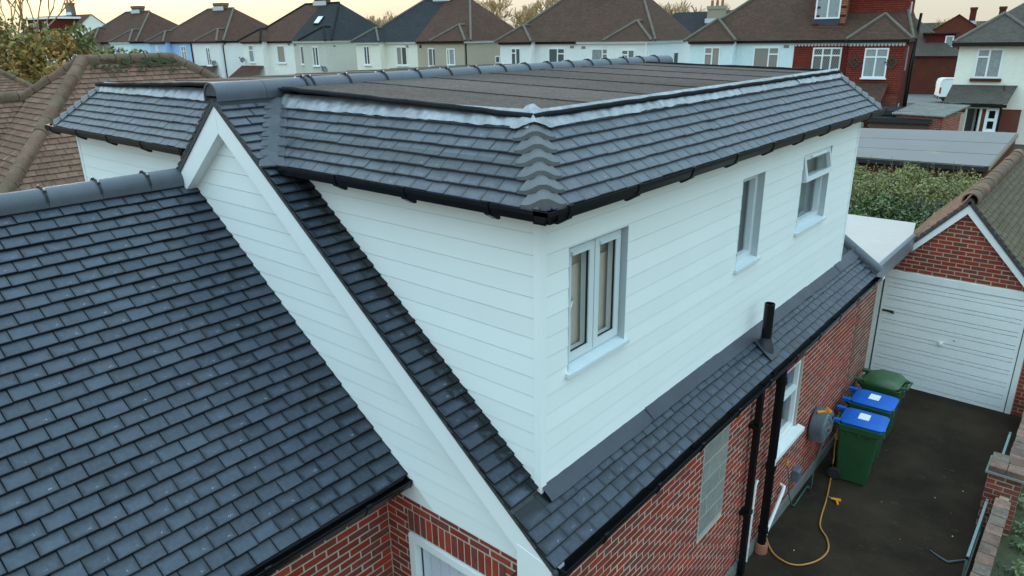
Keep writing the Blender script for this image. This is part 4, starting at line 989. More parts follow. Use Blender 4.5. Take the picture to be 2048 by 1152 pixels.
def place_bins():
    proto = wheelie_bin(); spots = [((.66, 6.86, 0), .08, 'bin_blue', 'green wheelie bin with blue lid nearest the hose reel', True, True), ((.61, 7.60, 0), .03, 'bin_blue', 'green wheelie bin with blue lid in the middle of the row of three', True, True), ((.57, 8.42, 0), -.03, 'bin_lid_green', 'all-green wheelie bin at the garage end of the row', False, False)]
    for i, (p, rz, m, lab, st, fl) in enumerate(spots):
        r = proto if i == 0 else None
        if r is None: r = copy_tree(base)
        if i == 0: base = proto; kids = None
        r['label'] = lab; r['group'] = 'wheelie bins against the side wall'
        spots[i] = (r, p, rz, m, st, fl)
    for r, p, rz, m, st, fl in spots:
        bin_lid(r, m, st, fl); r.location = p; r.rotation_euler = (0, 0, rz)
place_bins()
def hose_things():
    x = .15; c = at_x(1650, 850, .33); rl = thing('hose_reel', 'grey round hose reel mounted on the brick side wall', 'hose reel', (c.x, c.y, c.z))
    vs = []; K = 22; pr = []
    for i in range(K):
        a = 2*math.pi*i/K; r = .25; dy, dz = r*math.cos(a), r*math.sin(a)*.95
        if dz < -.10: dz = -.19+(dz+.10)*.1; dy = max(-.20, min(.215, dy*1.35))
        pr.append((dy, dz))
    b = MB(); xs = [(.17, .92), (.19, 1.), (.36, 1.), (.385, .9)]
    for xx, k in xs: vs += [(xx, c.y+a*k, c.z+q*k) for a, q in pr]
    b.faces(vs, [(j*K+i, j*K+(i+1) % K, (j+1)*K+(i+1) % K, (j+1)*K+i) for j in range(3) for i in range(K)]+[tuple(range(K)), tuple(range(3*K, 4*K))]); b.build('casing', 'reel', rl, smooth=True)
    b = MB()
    for a in range(6): t = a*math.pi/3+.3; b.lathe([(.034, 0), (.03, .008)], (.384, c.y+.115*math.cos(t), c.z+.105*math.sin(t)+.01), 12, V((1, 0, 0)))
    b.build('dimple', 'reel', rl)
    MB().lathe([(.03, 0), (.03, .03), (.018, .035)], (.38, c.y-.02, c.z-.03), 12, V((1, 0, 0))).build('hub', 'copper', rl)
    MB().box((.15, c.y-.08, c.z-.12), (.175, c.y+.08, c.z+.15)).build('wall_bracket', 'black_matt', rl)
    t = c+V((.0, -.05, .21)); b = MB(); b.tube([t+V((-.1, -.07, .02)), t+V((-.02, 0, .03)), t+V((.05, .06, .02))], .022, 8); b.tube([t+V((-.02, 0, .03)), t+V((.02, .02, .09))], .02, 8); b.lathe([(.03, 0), (.03, .04)], t+V((.03, .03, .02)), 10); b.build('hose_connector', 'orange', rl, smooth=True)
    MB().lathe([(.028, 0), (.028, .02)], (.378, c.y+.13, c.z+.09), 12, V((1, 0, 0))).build('winder_knob', 'black_matt', rl)
    e = at_x(1672, 878, .40); MB().tube([e+V((0, .0, .09)), e+V((.01, 0, .02)), e], [.03, .032, .022], 8).build('hose_outlet', 'orange', rl)
    P = [e+V((0, 0, .03)), e-V((0, .01, .1))]+[V((e.x+.02, e.y-.04, z)) for z in (.3, .18)]
    P += [V((*at_z(u, v, .014).xy, .014)) for u, v in ((1666, 930), (1655, 990), (1642, 1035), (1641, 1055), (1653, 1075), (1657, 1096), (1648, 1112), (1628, 1124), (1600, 1130), (1575, 1126), (1550, 1110), (1538, 1092), (1532, 1074))]
    def smooth(P, k=5):
        o = []
        for i in range(len(P)-1):
            a, b, c_, d = P[max(i-1, 0)], P[i], P[i+1], P[min(i+2, len(P)-1)]
            for j in range(k): t = j/k; o.append(.5*((2*b)+(c_-a)*t+(2*a-5*b+4*c_-d)*t*t+(3*b-a-3*c_+d)*t**3))
        return o+[P[-1]]
    Q = smooth(P); Q = [V((q.x, q.y, max(q.z, .012))) for q in Q]
    tag(MB().tube(Q, .0115, 8).build('garden_hose', 'hose_orange', smooth='all'), 'orange-brown garden hose trailing from the reel across the drive', 'hose')
    tp_ = at_x(1570, 915, .22); tf = thing('garden_tap', 'small brass garden tap with orange hose connector on the brick wall', 'tap', (.15, tp_.y, tp_.z))
    b = MB(); b.tube([(.14, tp_.y, tp_.z), (.24, tp_.y, tp_.z), (.255, tp_.y, tp_.z-.05)], .013, 8); b.tube([(.22, tp_.y-.04, tp_.z+.04), (.22, tp_.y+.04, tp_.z+.04)], .01, 6); b.tube([(.22, tp_.y, tp_.z), (.22, tp_.y, tp_.z+.04)], .008, 6); b.build('tap_body', 'copper', tf, smooth=True)
    MB().tube([(.255, tp_.y, tp_.z-.04), (.257, tp_.y, tp_.z-.10)], .02, 8).build('connector', 'orange', tf)
    P = [V((.257, tp_.y, tp_.z-.09))]+[at_x(u, v, .26) for u, v in ((1578, 960), (1578, 990), (1586, 1012), (1598, 1020), (1610, 1008))]+[at_x(u, v, .33) for u, v in ((1622, 975), (1632, 920))]+[V((.41, c.y-.02, c.z-.03))]
    P = [V((p.x, p.y, max(p.z, .03))) for p in P]; tag(MB().tube(smooth(P), .009, 8).build('supply_hose', 'hose_green', smooth='all'), 'green supply hose looping from the tap up to the hose reel', 'hose')
    s = at_x(1593, 948, .2); so_ = thing('outdoor_socket', 'grey weatherproof socket box low on the brick wall', 'socket', (.15, s.y, s.z)); MB().box((.157, s.y-.08, s.z-.09), (.23, s.y+.08, s.z+.09)).build('box', 'reel', so_); MB().prism([(.23, s.y-.075, s.z+.085), (.25, s.y-.07, s.z+.07), (.25, s.y-.07, s.z-.085), (.23, s.y-.075, s.z-.085)], (0, .14, 0)).build('cover', 'reel', so_)
    n = at_z(1672, 1000, .03); nz = thing('hose_nozzle', 'yellow and grey spray nozzle lying on the drive', 'nozzle', (n.x, n.y, 0)); MB().tube([n+V((-.07, .0, .0)), n+V((.01, .01, .005)), n+V((.06, .015, .01))], [.016, .022, .024], 8).build('barrel', 'orange', nz); MB().tube([n+V((.0, .01, 0)), n+V((.05, -.08, -.01))], .016, 8).build('grip', 'orange', nz); MB().tube([n+V((-.12, .02, 0)), n+V((-.07, 0, 0))], .015, 8).build('coupling', 'reel', nz)
    q = [at_z(u, v, .012) for u, v in ((1860, 1100), (1876, 1112), (1892, 1122), (1897, 1124), (1912, 1122), (1940, 1119))]
    tag(MB().tube(q, [.006, .011, .014, .016, .013, .008], 6).build('bent_strip', 'reel'), 'bent dark grey plastic strip lying on the drive near the low wall', 'debris')
    random.seed(5)
    for i, (u, v) in enumerate(((1763, 1003), (1870, 995), (1902, 1026), (1905, 1072), (1800, 1078), (1588, 1100), (1772, 900), (1926, 982))):
        p = at_z(u, v, .006); r = random.uniform(.006, .012); vs = [p+V((r*math.cos(a)*random.uniform(.6, 1.3), r*math.sin(a)*random.uniform(.6, 1.3), -.006)) for a in [k*math.pi/3 for k in range(6)]]+[p+V((0, 0, .008))]
        tag(MB().faces(vs, [(k, (k+1) % 6, 6) for k in range(6)]).build('leaf_scrap', 'sticker' if i % 2 else 'wood'), 'tiny pale scrap lying on the dark drive, '+('near the middle beyond the hose', 'nearest the pillar side of the drive centre', 'left of the folded gate', 'just beyond the bent dark strip', 'alone in the middle foreground', 'inside the loop of the orange hose', 'beside the near bin', 'close to the low wall')[i], 'scrap', 'scraps on the drive')
hose_things()
# ------------------------------------------------------------------ low brick wall, gates, garden strip
def low_wall():
    wl = thing('garden_wall', 'low red brick wall with brick coping and a pillar along the drive', 'wall', (2.56, 5.5, 0)); x0, x1, H = 2.50, 2.63, .62
    MB().box((x0+.012, 1.0, -.05), (x1-.01, 6.75, H-.075)).build('core', 'mortar_brown', wl); MB().box((x0+.012, 7.15, -.05), (x1-.01, 10.4, H-.075)).build('core', 'mortar_brown', wl)
    F = frame((x0+.008, 0, 0), (0, -1, 0), (-1, 0, 0)); pb = Pool(wl, 'brick', 'brick_dirty', 'brick_courses', 200)
    brickwork(pb, F, [(-6.75, 0), (-3, 0), (-3, H-.075), (-6.75, H-.075)]); brickwork(pb, F, [(-10.4, 0), (-7.15, 0), (-7.15, H-.075), (-10.4, H-.075)]); pb.done()
    me = []
    for q in range(3):
        l = .105; b = MB(); b.box((x0-.02, -l, H-.072), (x1+.02, l, H)); b.v = [(a+random.uniform(-.004, .004), c+random.uniform(-.004, .004), d+random.uniform(-.004, .004)) for a, c, d in b.v]; me.append(b.mesh('coping_brick', M['brick_pale']))
    y = 1.1
    while y < 10.4:
        if not 6.60 < y < 7.28: link('coping_brick', random.choice(me), wl, Matrix.Translation((random.uniform(-.004, .004), y, 0)))
        y += .222
    # pillar
    cx, cy = 2.52, 6.95; MB().box((cx-.19, cy-.2, -.05), (cx+.19, cy+.2, .84)).build('pillar', 'mortar_brown', wl)
    pb = Pool(wl, 'pillar_brick', 'brick_dirty', 'pillar_bricks')
    brickwork(pb, frame((0, cy-.2, 0), (1, 0, 0), (0, -1, 0)), [(cx-.19, 0), (cx+.19, 0), (cx+.19, .84), (cx-.19, .84)], bl=.20, u0=cx-.19); brickwork(pb, frame((cx-.19, 0, 0), (0, -1, 0), (-1, 0, 0)), [(-cy-.2, 0), (-cy+.2, 0), (-cy+.2, .84), (-cy-.2, .84)], bl=.20, u0=-cy-.2); pb.done()
    MB().box((cx-.225, cy-.235, .83), (cx+.225, cy+.235, .86)).build('pillar_tile_course', 'concrete', wl)
    for i in range(2):
        for j in range(2): MB().box((cx-.20+i*.205, cy-.215+j*.22, .86), (cx-.003+i*.205, cy-.003+j*.22, .94+random.uniform(-.004, .004))).build('coping_brick', 'brick_pale', wl)
    for k, (ya, yb, lab) in enumerate(((5.05, 6.45, 'green-grey steel gate leaf folded back along the low wall, nearer one'), (7.3, 8.6, 'green-grey steel gate leaf folded back along the low wall beyond the pillar'))):
        g = thing('steel_gate', lab, 'gate', (2.42, ya, 0), 'gate leaves'); x = 2.40; b = MB()
        for z in (.10, .55): b.box((x-.015, ya, z), (x+.015, yb, z+.035))
        for yy in (ya, yb-.03): b.box((x-.0145, yy, .06), (x+.0145, yy+.03, .60))
        b.build('gate_frame', 'gate', g); yy = ya+.13
        while yy < yb-.1: MB().box((x-.006, yy, .135), (x+.006, yy+.012, .55)).build('gate_bar', 'gate', g); yy += .13
    # garden strip with tufts
    b = MB(); random.seed(11)
    for i in range(5200):
        x, y = random.uniform(2.66, 4.2), random.uniform(3.2, 10.5)
        if noise.noise(V((x*1.4, y*1.4, 3))) < -.05: continue
        h = random.uniform(.03, .10); a = random.random()*6.28; q = V((math.cos(a)*.006, math.sin(a)*.006, 0)); t = V((random.gauss(0, .03), random.gauss(0, .03), h)); p = V((x, y, -.03)); b.face([p-q, p+q, p+t])
    b.build('grass', 'grass', fix=False, kind='stuff')
    for i, (u, v) in enumerate(((2036, 1008), (2040, 1062), (2042, 1095), (2030, 1145))):
        p = at_z(u, v, .0); w_ = MB()
        for k in range(26):
            a = random.random()*6.28; r = random.uniform(.03, .13); t = V((math.cos(a), math.sin(a), 0)); s = V((-t.y, t.x, 0))*random.uniform(.012, .03); c = p+t*r+V((0, 0, random.uniform(.02, .12))); w_.face([c-t*.04, c+s, c+t*.045+V((0, 0, -.01)), c-s])
        st = MB()
        for k in range(5): a = k*1.3; st.tube([p-V((0, 0, .03)), p+V((math.cos(a)*.07, math.sin(a)*.07, .08))], .003, 4)
        wd = thing('weed', ('leafy green weed growing by the foot of the low wall, %s' % ('nearest the pillar', 'second from the pillar', 'third from the pillar', 'at the bottom corner')[i]), 'weed', (p.x, p.y, -.03), 'weeds beside the wall'); w_.build('leaves', 'leaf_hedge', wd, fix=False); st.build('stem', 'leaf_hedge', wd)
low_wall()
# ------------------------------------------------------------------ the street behind: rear faces of a row of semi-detached houses
RA, RD = math.radians(9), 43.
TT, NN = V((math.cos(RA), math.sin(RA), 0)), V((-math.sin(RA), math.cos(RA), 0)); RO = V((CAM.x, CAM.y, 0))+NN*RD
def rp(u, w_, z): return RO+TT*u+NN*w_+V((0, 0, z))
def rpix(px, py, w_=0.):
    P = at_plane(px, py, NN, NN.dot(RO)+w_); return (P-RO).dot(TT), P.z
def rframe(w_): return frame(RO+NN*w_, TT, -NN)
M['roof_brown'] = roof_far_mat('brown_roof', (.122, .064, .046), (.084, .046, .035)); M['roof_brown2'] = roof_far_mat('mossy_brown_roof', (.122, .067, .049), (.084, .048, .037), .35)
M['roof_black'] = roof_far_mat('dark_slate_roof', (.05, .05, .053), (.036, .036, .04)); M['roof_grey'] = roof_far_mat('grey_brown_roof', (.12, .10, .085), (.085, .07, .06), .15)
M['tile_hung'] = roof_far_mat('red_tile_hanging', (.235, .045, .030), (.17, .036, .026), 0, .165, .11); M['tile_hung2'] = roof_far_mat('orange_tile_hanging', (.36, .15, .09), (.28, .11, .07), 0, .165, .11); M['brick_far'] = roof_far_mat('far_brickwork', (.26, .078, .05), (.18, .058, .04), 0, .225, .075)
M['hip_tile'] = mat('lichen_hip_tile', (.12, .10, .08), .95, 0, [(3, .3), (20, .25)], (30, .6))
def rend(name, c, pebble=0): M[name] = mat(name+'_render', c, .9, 0, [(.5, .06), (5, .06)]+([(60, pebble)] if pebble else []), (50, .5))
for n_, c, p in (('w_tan', (.30, .26, .19), .2), ('w_lblue', (.64, .76, .78), 0), ('w_blue', (.36, .53, .78), 0), ('w_white', (.78, .77, .75), .05), ('w_white2', (.82, .80, .75), 0), ('w_cream', (.80, .77, .65), 0), ('w_pebble', (.58, .55, .48), .25), ('w_tanpeb', (.44, .37, .28), .3), ('w_ivory', (.83, .80, .69), 0), ('w_aqua', (.65, .77, .79), 0)): rend(n_, c, p)
def chimney(h, c, w_, d, z0, z1, m='chimney', pots=0):
    b = MB(); F = frame(c, TT, -NN); b.fbox(F, (-w_/2, -d/2, z0), (w_/2, d/2, z1-.25)); b.fbox(F, (-w_/2-.06, -d/2-.06, z1-.25), (w_/2+.06, d/2+.06, z1)); ch = b.build('chimney', m, h)
    MB().fbox(F, (-w_/2-.15, d/2+.01, z0+.25), (w_/2+.15, d/2+.05, z0+.6)).build('chimney_flashing', 'leadw', ch)
    for i in range(pots): MB().lathe([(.13, 0), (.11, .4), (.13, .45)], F(-w_/3+i*w_*.66/max(1, pots-1), 0, z1), 10).build('chimney_pot', 'clay', ch, smooth=True)
def hipline(mb, a, b, r=.085): mb.tube([V(a)+V((0, 0, .03)), V(b)+V((0, 0, .03))], r, 6)
def semi(label, L, Lw, Rw, R, sp, ev, ridge, walls, roofs, wins, chim=True, base=.6, depth=8.0, tile_right=False, sidewins=()):
    uL, ze = rpix(L, ev); uLw = rpix(Lw, ev)[0]; uRw = rpix(Rw, ev)[0]; uR = rpix(R, ev)[0]; us = rpix(sp, ev, .7)[0]
    wm = .7+depth/2; r0, zr = rpix(ridge[0], ridge[2], wm); r1 = rpix(ridge[1], ridge[2], wm)[0]; o = .28; w0, w1 = .7-o, .7+depth+o
    h = thing('house', label, 'house', tuple(rp((uL+uR)/2, 4, 1.0)), 'semi-detached houses in the row behind'); sl = (zr-ze)/(wm-w0)
    for k, (a, b, wa, wb, wx) in enumerate(((uL, us, uL, uLw, walls[0]), (us, uR, uRw, uR, walls[1]))):
        if k == 1 and tile_right:
            b_ = MB()
            for q in ([(a, .7), (wa, .7)], [(wa, .7), (wa, 0)], [(wa, 0), (b, 0)], [(b, 0), (b, .7+depth)]): roof_face(b_, [rp(*q[0], base+2.75), rp(*q[1], base+2.75), rp(*q[1], ze), rp(*q[0], ze)])
            b_.build('tile_hanging', 'tile_hung', h, fix=False); b_ = MB()
            for q in ([(a, .74), (wa, .74)], [(wa, .74), (wa+.04, .04)], [(wa+.04, .04), (b-.04, .04)], [(b-.04, .04), (b-.04, .7+depth)]): roof_face(b_, [rp(*q[0], base), rp(*q[1], base), rp(*q[1], base+2.78), rp(*q[0], base+2.78)])
            b_.build('wall', 'brick_far', h, fix=False); continue
        m = MB(); F = rframe(0); m.fbox(F, (a, -.7-depth, base), (b, -.7, ze)); m.fbox(F, (wa+.002, -.7, base), (wb-.002, 0, ze-.001)); m.build('wall', wx, h)
    e0, e1 = uL-o, uR+o; z0 = ze-.02; A, B = rp(r0, wm, zr), rp(r1, wm, zr); C0, C1, C2, C3 = rp(e0, w0, z0), rp(e1, w0, z0), rp(e1, w1, z0), rp(e0, w1, z0)
    S0, S1, S2 = rp(us, w0, z0), rp((r0+r1)/2, wm, zr), rp(us, w1, z0)
    q = MB(); roof_face(q, [C0, S0, S1, A]); roof_face(q, [C3, S2, S1, A]); roof_face(q, [C0, C3, A]); wl = uLw-uL+o; apz = z0+sl*(wl/2+o*.5); 
    q2 = MB(); roof_face(q2, [S0, C1, B, S1]); roof_face(q2, [S2, C2, B, S1]); roof_face(q2, [C1, C2, B])
    hl = MB(); hipline(hl, C0, A); hipline(hl, C1, B); hipline(hl, A, B)
    for (a, b, Q) in ((uL-o, uLw+o*.6, q), (uRw-o*.6, uR+o, q2)):
        hw = (b-a)/2; c = (a+b)/2; zh = z0+min(hw*sl, (zr-z0)*.6); run = (zh-z0)/sl; w_f = -o; P = rp(c, w_f+run, zh); K = rp(c, w0+(zh-z0)/sl, zh)
        f0, f1 = rp(a, w_f, z0), rp(b, w_f, z0); roof_face(Q, [f0, f1, P]); roof_face(Q, [f1, rp(b, w0, z0), K, P]); roof_face(Q, [f0, rp(a, w0, z0), K, P])
        hipline(hl, f0, P); hipline(hl, f1, P); hipline(hl, P, K, .08)
    q.build('roof', roofs[0], h, fix=False); q2.build('roof', roofs[1], h, fix=False); hl.build('hip_tiles', 'hip_tile' if 'black' not in roofs[1] else 'roof_black', h)
    for (a, b, wv, mm) in ((uL, uLw, 0, 0), (uLw, us, .7, 0), (us, uRw, .7, 1), (uRw, uR, 0, 1)):
        F = rframe(wv); MB().fbox(F, (a-.05, .02, ze-.17), (b+.05, .15, ze-.03)).build('gutter', ('white' if (mm, wv) in walls[2] else 'black'), h)
    MB().prism([rp(uR, -.1, ze-.17), rp(uR+.14, -.1, ze-.17), rp(uR+.14, -.1, ze-.03), rp(uR, -.1, ze-.03)], NN*(depth+.8)).build('gutter', 'white' if (2, 0) in walls[2] else 'black', h)
    for (x0, y0, x1, y1, wv, cols, top, pane, kw) in wins:
        a, zb = rpix(x0, y0, wv); b, za = rpix(x1, y1, wv); zb2 = rpix((x0+x1)/2, y0, wv)[1]; window(h, rframe(wv), a, b, za, zb2, cols, top, pane=pane, sill='white', bar=.075, out=.05, **kw)
    for (x0, y0, x1, y1, pane) in sidewins:
        F = frame(RO+TT*uR, NN, TT); P0 = at_plane(x0, y0, TT, TT.dot(RO)+uR); P1 = at_plane(x1, y1, TT, TT.dot(RO)+uR); a, b = (P0-RO).dot(NN), (P1-RO).dot(NN); window(h, F, min(a, b), max(a, b), P1.z, P0.z, pane=pane, bar=.07)
    if chim: cu, cz = rpix(chim[0], chim[1], wm); chimney(h, rp(cu, wm, 0), chim[2], .7, zr-.4, cz)
    return dict(h=h, uL=uL, uR=uR, us=us, uLw=uLw, uRw=uRw, ze=ze, zr=zr, wm=wm, r0=r0, r1=r1, sl=sl, w0=w0)
E_ = {}
semi('semi-detached pair, left half tan pebbledash and right half pale turquoise, brown hipped roof', 149, 190, 226, 260, 220, 85, (252, 300, 25), ('w_tan', 'w_lblue', ((1, 0), (1, .7))), ('roof_brown', 'roof_brown'),
     [(158, 96, 167, 122, 0, (1,), (), 'glass_net', E_), (199, 92, 212, 120, .7, (1, 1), (0, 1), 'glass_net', E_), (236, 93, 247, 118, 0, (1, 1), (0,), 'glass_mid', E_)], (275, 12, 1.15))
pB = semi('semi-detached pair, left half bright sky blue and right half white, brown hipped roof', 298, 329, 396, 434, 382, 84, (416, 468, 19), ('w_blue', 'w_white', ()), ('roof_brown', 'roof_brown'),
     [(311, 91, 321, 120, 0, (1, 1), (0, 1), 'glass_net', E_), (361, 92, 377, 126, .7, (1, 1), (0, 1), 'glass_net', E_), (411, 95, 425, 131, 0, (1, 1), (1,), 'glass_mid', E_)], (441, 6, 1.2))
pC = semi('semi-detached pair, left half plain white and right half stained pebbledash, roof half brown half black', 484, 523, 604, 650, 586, 83, (611, 679, 9), ('w_white2', 'w_pebble', ((1, 0), (1, .7), (2, 0))), ('roof_brown', 'roof_black'),
     [(496, 90, 511, 125, 0, (1,), (0,), 'glass_net', E_), (553, 91, 573, 126, .7, (1,), (), 'glass_blind', dict()), (600, 92, 611, 129, .7, (1,), (), 'glass_mid', E_), (624, 93, 640, 132, 0, (1, 1), (), 'glass_dark', dict(panes=('glass_mid', 'glass_dark')))], (644, -6, 1.2))
pD = semi('semi-detached pair, left half cream render and right half tan pebbledash, roof half black half brown', 711, 759, 868, 928, 834, 84, (851, 940, 0), ('w_cream', 'w_tanpeb', ((0, 0), (0, .7), (2, 0))), ('roof_black', 'roof_brown'),
     [(727, 92, 742, 130, 0, (1, 1), (), 'glass_dark', E_), (792, 93, 816, 131, .7, (1, 1), (), 'glass_dark', dict(panes=('glass_blind', 'glass_dark'))), (856, 96, 873, 133, .7, (1.3, .7), (), 'glass_mid', dict(panes=('glass_mid', 'glass_dark'))), (893, 97, 911, 131, 0, (.35, 1), (), 'glass_net', E_)], (888, -14, 1.3), sidewins=((990, 112, 999, 126, 'glass_dark'),))
pE = semi('white rendered semi-detached pair with large brown hipped roof behind the far end of the ridge', 1000, 1062, 1214, 1297, 1153, 84, (1146, 1282, -14), ('w_white', 'w_white', ((1, 0), (1, .7), (2, 0))), ('roof_brown2', 'roof_brown2'),
     [(1022, 96, 1042, 130, 0, (1, 1), (0,), 'glass_mid', E_), (1097, 96, 1130, 134, .7, (1.3, 1), (1,), 'glass_mid', E_), (1183, 97, 1219, 134, .7, (1.6, 1), (1,), 'glass_mid', dict(panes=('glass_net', 'glass_blind'))), (1243, 99, 1269, 134, 0, (1, 1), (0,), 'glass_mid', E_)], (1206, -34, 1.4), sidewins=((1347, 104, 1355, 130, 'glass_mid'),))
pF = semi('semi-detached pair, left half pale turquoise and right half red tile-hung with leaded windows', 1380, 1468, 1700, 1813, 1590, 82, (1572, 1800, -44), ('w_aqua', 'w_white', ()), ('roof_brown2', 'roof_brown2'),
     [(1409, 94, 1438, 140, 0, (1, 1), (0,), 'glass_blind', E_), (1508, 94, 1555, 142, .7, (1.6, 1), (1,), 'glass_blind', E_), (1627, 95, 1678, 148, .7, (1, 1, 1), (0, 1, 2), 'glass_dark', dict(lattice=True)), (1731, 96, 1770, 156, 0, (1, 1), (0, 1), 'glass_net', dict(lattice=True))], None, tile_right=True)
def tile_house_extras():
    h = pF['h']
    # scalloped fringe boards under the eaves
    for a, b, wv in ((pF['us'], pF['uRw'], .7), (pF['uRw'], pF['uR'], 0)):
        F = rframe(wv); n = int((b-a)/.16); st = (b-a)/n; bm = MB(); top = pF['ze']-.16
        for i in range(n): bm.prism([F(a+i*st, .03, top), F(a+(i+1)*st, .03, top), F(a+(i+.85)*st, .03, top-.14), F(a+(i+.5)*st, .03, top-.2), F(a+(i+.15)*st, .03, top-.14)], -NN*.02)
        bm.build('scalloped_fringe', 'leadw', h, kind='stuff')
    for px, py in ((1709, 124), (1783, 125)):   # diamond tile medallions
        u, z = rpix(px, py, 0); F = rframe(0); k = .085; o = MB(); i_ = MB()
        for a in range(-3, 4):
            for c in range(-3, 4):
                if abs(a)+abs(c) > 3: continue
                q = i_ if abs(a)+abs(c) == 0 else o
                if abs(a)+abs(c) in (0, 2, 3): x, y = u+a*k*1.1, z+c*k*1.25; q.prism([F(x-k*.5, .035, y-k*.5), F(x+k*.5, .035, y-k*.5), F(x+k*.5, .035, y+k*.5), F(x-k*.5, .035, y+k*.5)], -NN*.02)
        o.build('medallion', mat('dark_tile', (.06, .04, .035), .8), h, kind='stuff'); i_.build('medallion_centre', 'tile_hung2', h)
    # roof dormer with leaded window
    wv = 1.25; F = rframe(wv); a, zb = rpix(1622, 72, wv); b = rpix(1686, 72, wv)[0]; zt_ = zb+3.0; m = MB(); roof_face(m, [F(a, 0, zb), F(b, 0, zb), F(b, 0, zt_), F(a, 0, zt_)]); roof_face(m, [F(b, 0, zb), F(b, -3.2, zb+1.2), F(b, -3.2, zt_), F(b, 0, zt_)]); roof_face(m, [F(a, 0, zb), F(a, -3.2, zb+1.2), F(a, -3.2, zt_), F(a, 0, zt_)]); d = m.build('dormer', 'tile_hung2', h, fix=False)
    m = MB(); m.fbox(F, (a-.2, -3.4, zt_), (b+.2, .25, zt_+.15)); m.build('dormer_roof', 'white', d)
    x0, zw1 = rpix(1635, -12, wv); x1, zw0 = rpix(1679, 37, wv); window(h, F, x0, x1, zw0, zw1, (1, 1), pane='glass_net', lattice=True, out=.06, bar=.08, name='dormer_window'); MB().fbox(F, (x0-.05, .01, zw0-.35), (x1+.05, .03, zw0-.02)).build('dormer_apron', 'lead_dull', d)
    for x_ in (a, b):
        for i in range(12):
            if i % 2: MB().fbox(F, (x_-(.0 if x_ == a else .32), .01, zb+.3+i*.22), (x_+(.32 if x_ == a else 0), .03, zb+.41+i*.22)).build('quoin_tiles', 'tile_hung', d)
    # flat roofed box dormer on the side slope
    u1 = pF['uR']-.25; zb = pF['ze']+.25; b = MB(); w0, w1 = 2.1, 6.2; zt_ = zb+2.0
    roof_face(b, [rp(u1-3, w0, zb), rp(u1, w0, zb), rp(u1, w0, zt_), rp(u1-3, w0, zt_)]); roof_face(b, [rp(u1, w0, zb), rp(u1, w1, zb), rp(u1, w1, zt_), rp(u1, w0, zt_)]); dd = b.build('side_dormer', 'tile_hung', h, fix=False)
    b = MB(); b.fbox(rframe(0), (u1-3.2, -w1-.2, zt_), (u1+.25, -w0+.25, zt_+.16)); b.build('dormer_fascia', 'white', dd)
    b = MB(); e = [rp(u1-3.4, w0-.35, zt_+.16), rp(u1+.35, w0-.35, zt_+.16), rp(u1+.35, w1+.3, zt_+.16), rp(u1-3.4, w1+.3, zt_+.16)]; p = [rp(u1-2.8, w0+1.2, zt_+1.0), rp(u1-.9, w0+1.2, zt_+1.0), rp(u1-.9, w1-1, zt_+1.0), rp(u1-2.8, w1-1, zt_+1.0)]
    for i in range(4): roof_face(b, [e[i], e[(i+1) % 4], p[(i+1) % 4], p[i]])
    roof_face(b, p); b.build('dormer_roof', 'roof_brown2', dd, fix=False)
    Fs = frame(RO+TT*u1, NN, TT); window(h, Fs, w0+.9, w0+1.5, zb+.6, zb+1.6, pane='glass_net', name='side_window', bar=.09)
    # soil pipe on the side, lean-to porch in front of the wing, little side windows
    Fs = frame(RO+TT*pF['uR'], NN, TT); zg = 1.0
    b = MB(); b.tube([Fs(4.9, .10, zg), Fs(4.7, .10, zg+3.6), Fs(5.2, .12, zg+4.4), Fs(5.2, .2, pF['ze']+1.3)], .075, 8); b.build('soil_pipe', 'black', h, smooth=True); MB().tube([Fs(6.6, .1, zg), Fs(6.6, .1, pF['ze'])], .05, 8).build('downpipe', 'black', h)
    for w_, z_, hh in ((1.8, 3.4, 1.2), (5.9, 3.9, 1.2)): window(h, Fs, w_, w_+.45, z_+zg, z_+zg+hh, pane='glass_dark', bar=.06, frame='reveal', name='side_window')
    a, zt_ = rpix(1712, 166, 0); b_ = pF['uR']-.5; b = MB(); roof_face(b, [rp(a-.7, -2.0, zt_-1.15), rp(b_-.2, -2.0, zt_-1.15), rp(b_, 0, zt_), rp(a-.7, 0, zt_)]); b.build('porch_roof', 'roof_brown2', h, fix=False)
    MB().fbox(rframe(-2.0), (a-.7, -.1, zt_-1.32), (b_-.2, .1, zt_-1.13)).build('porch_fascia', 'white', h); MB().fbox(rframe(0), (a-.2, 0.01, .9), (b_-.9, 1.7, zt_-1.25)).build('porch_wall', 'w_white', h)
    window(h, Fs, 1.3, 1.75, zg+.9, zg+1.7, pane='glass_dark', bar=.08, name='side_window')
tile_house_extras()
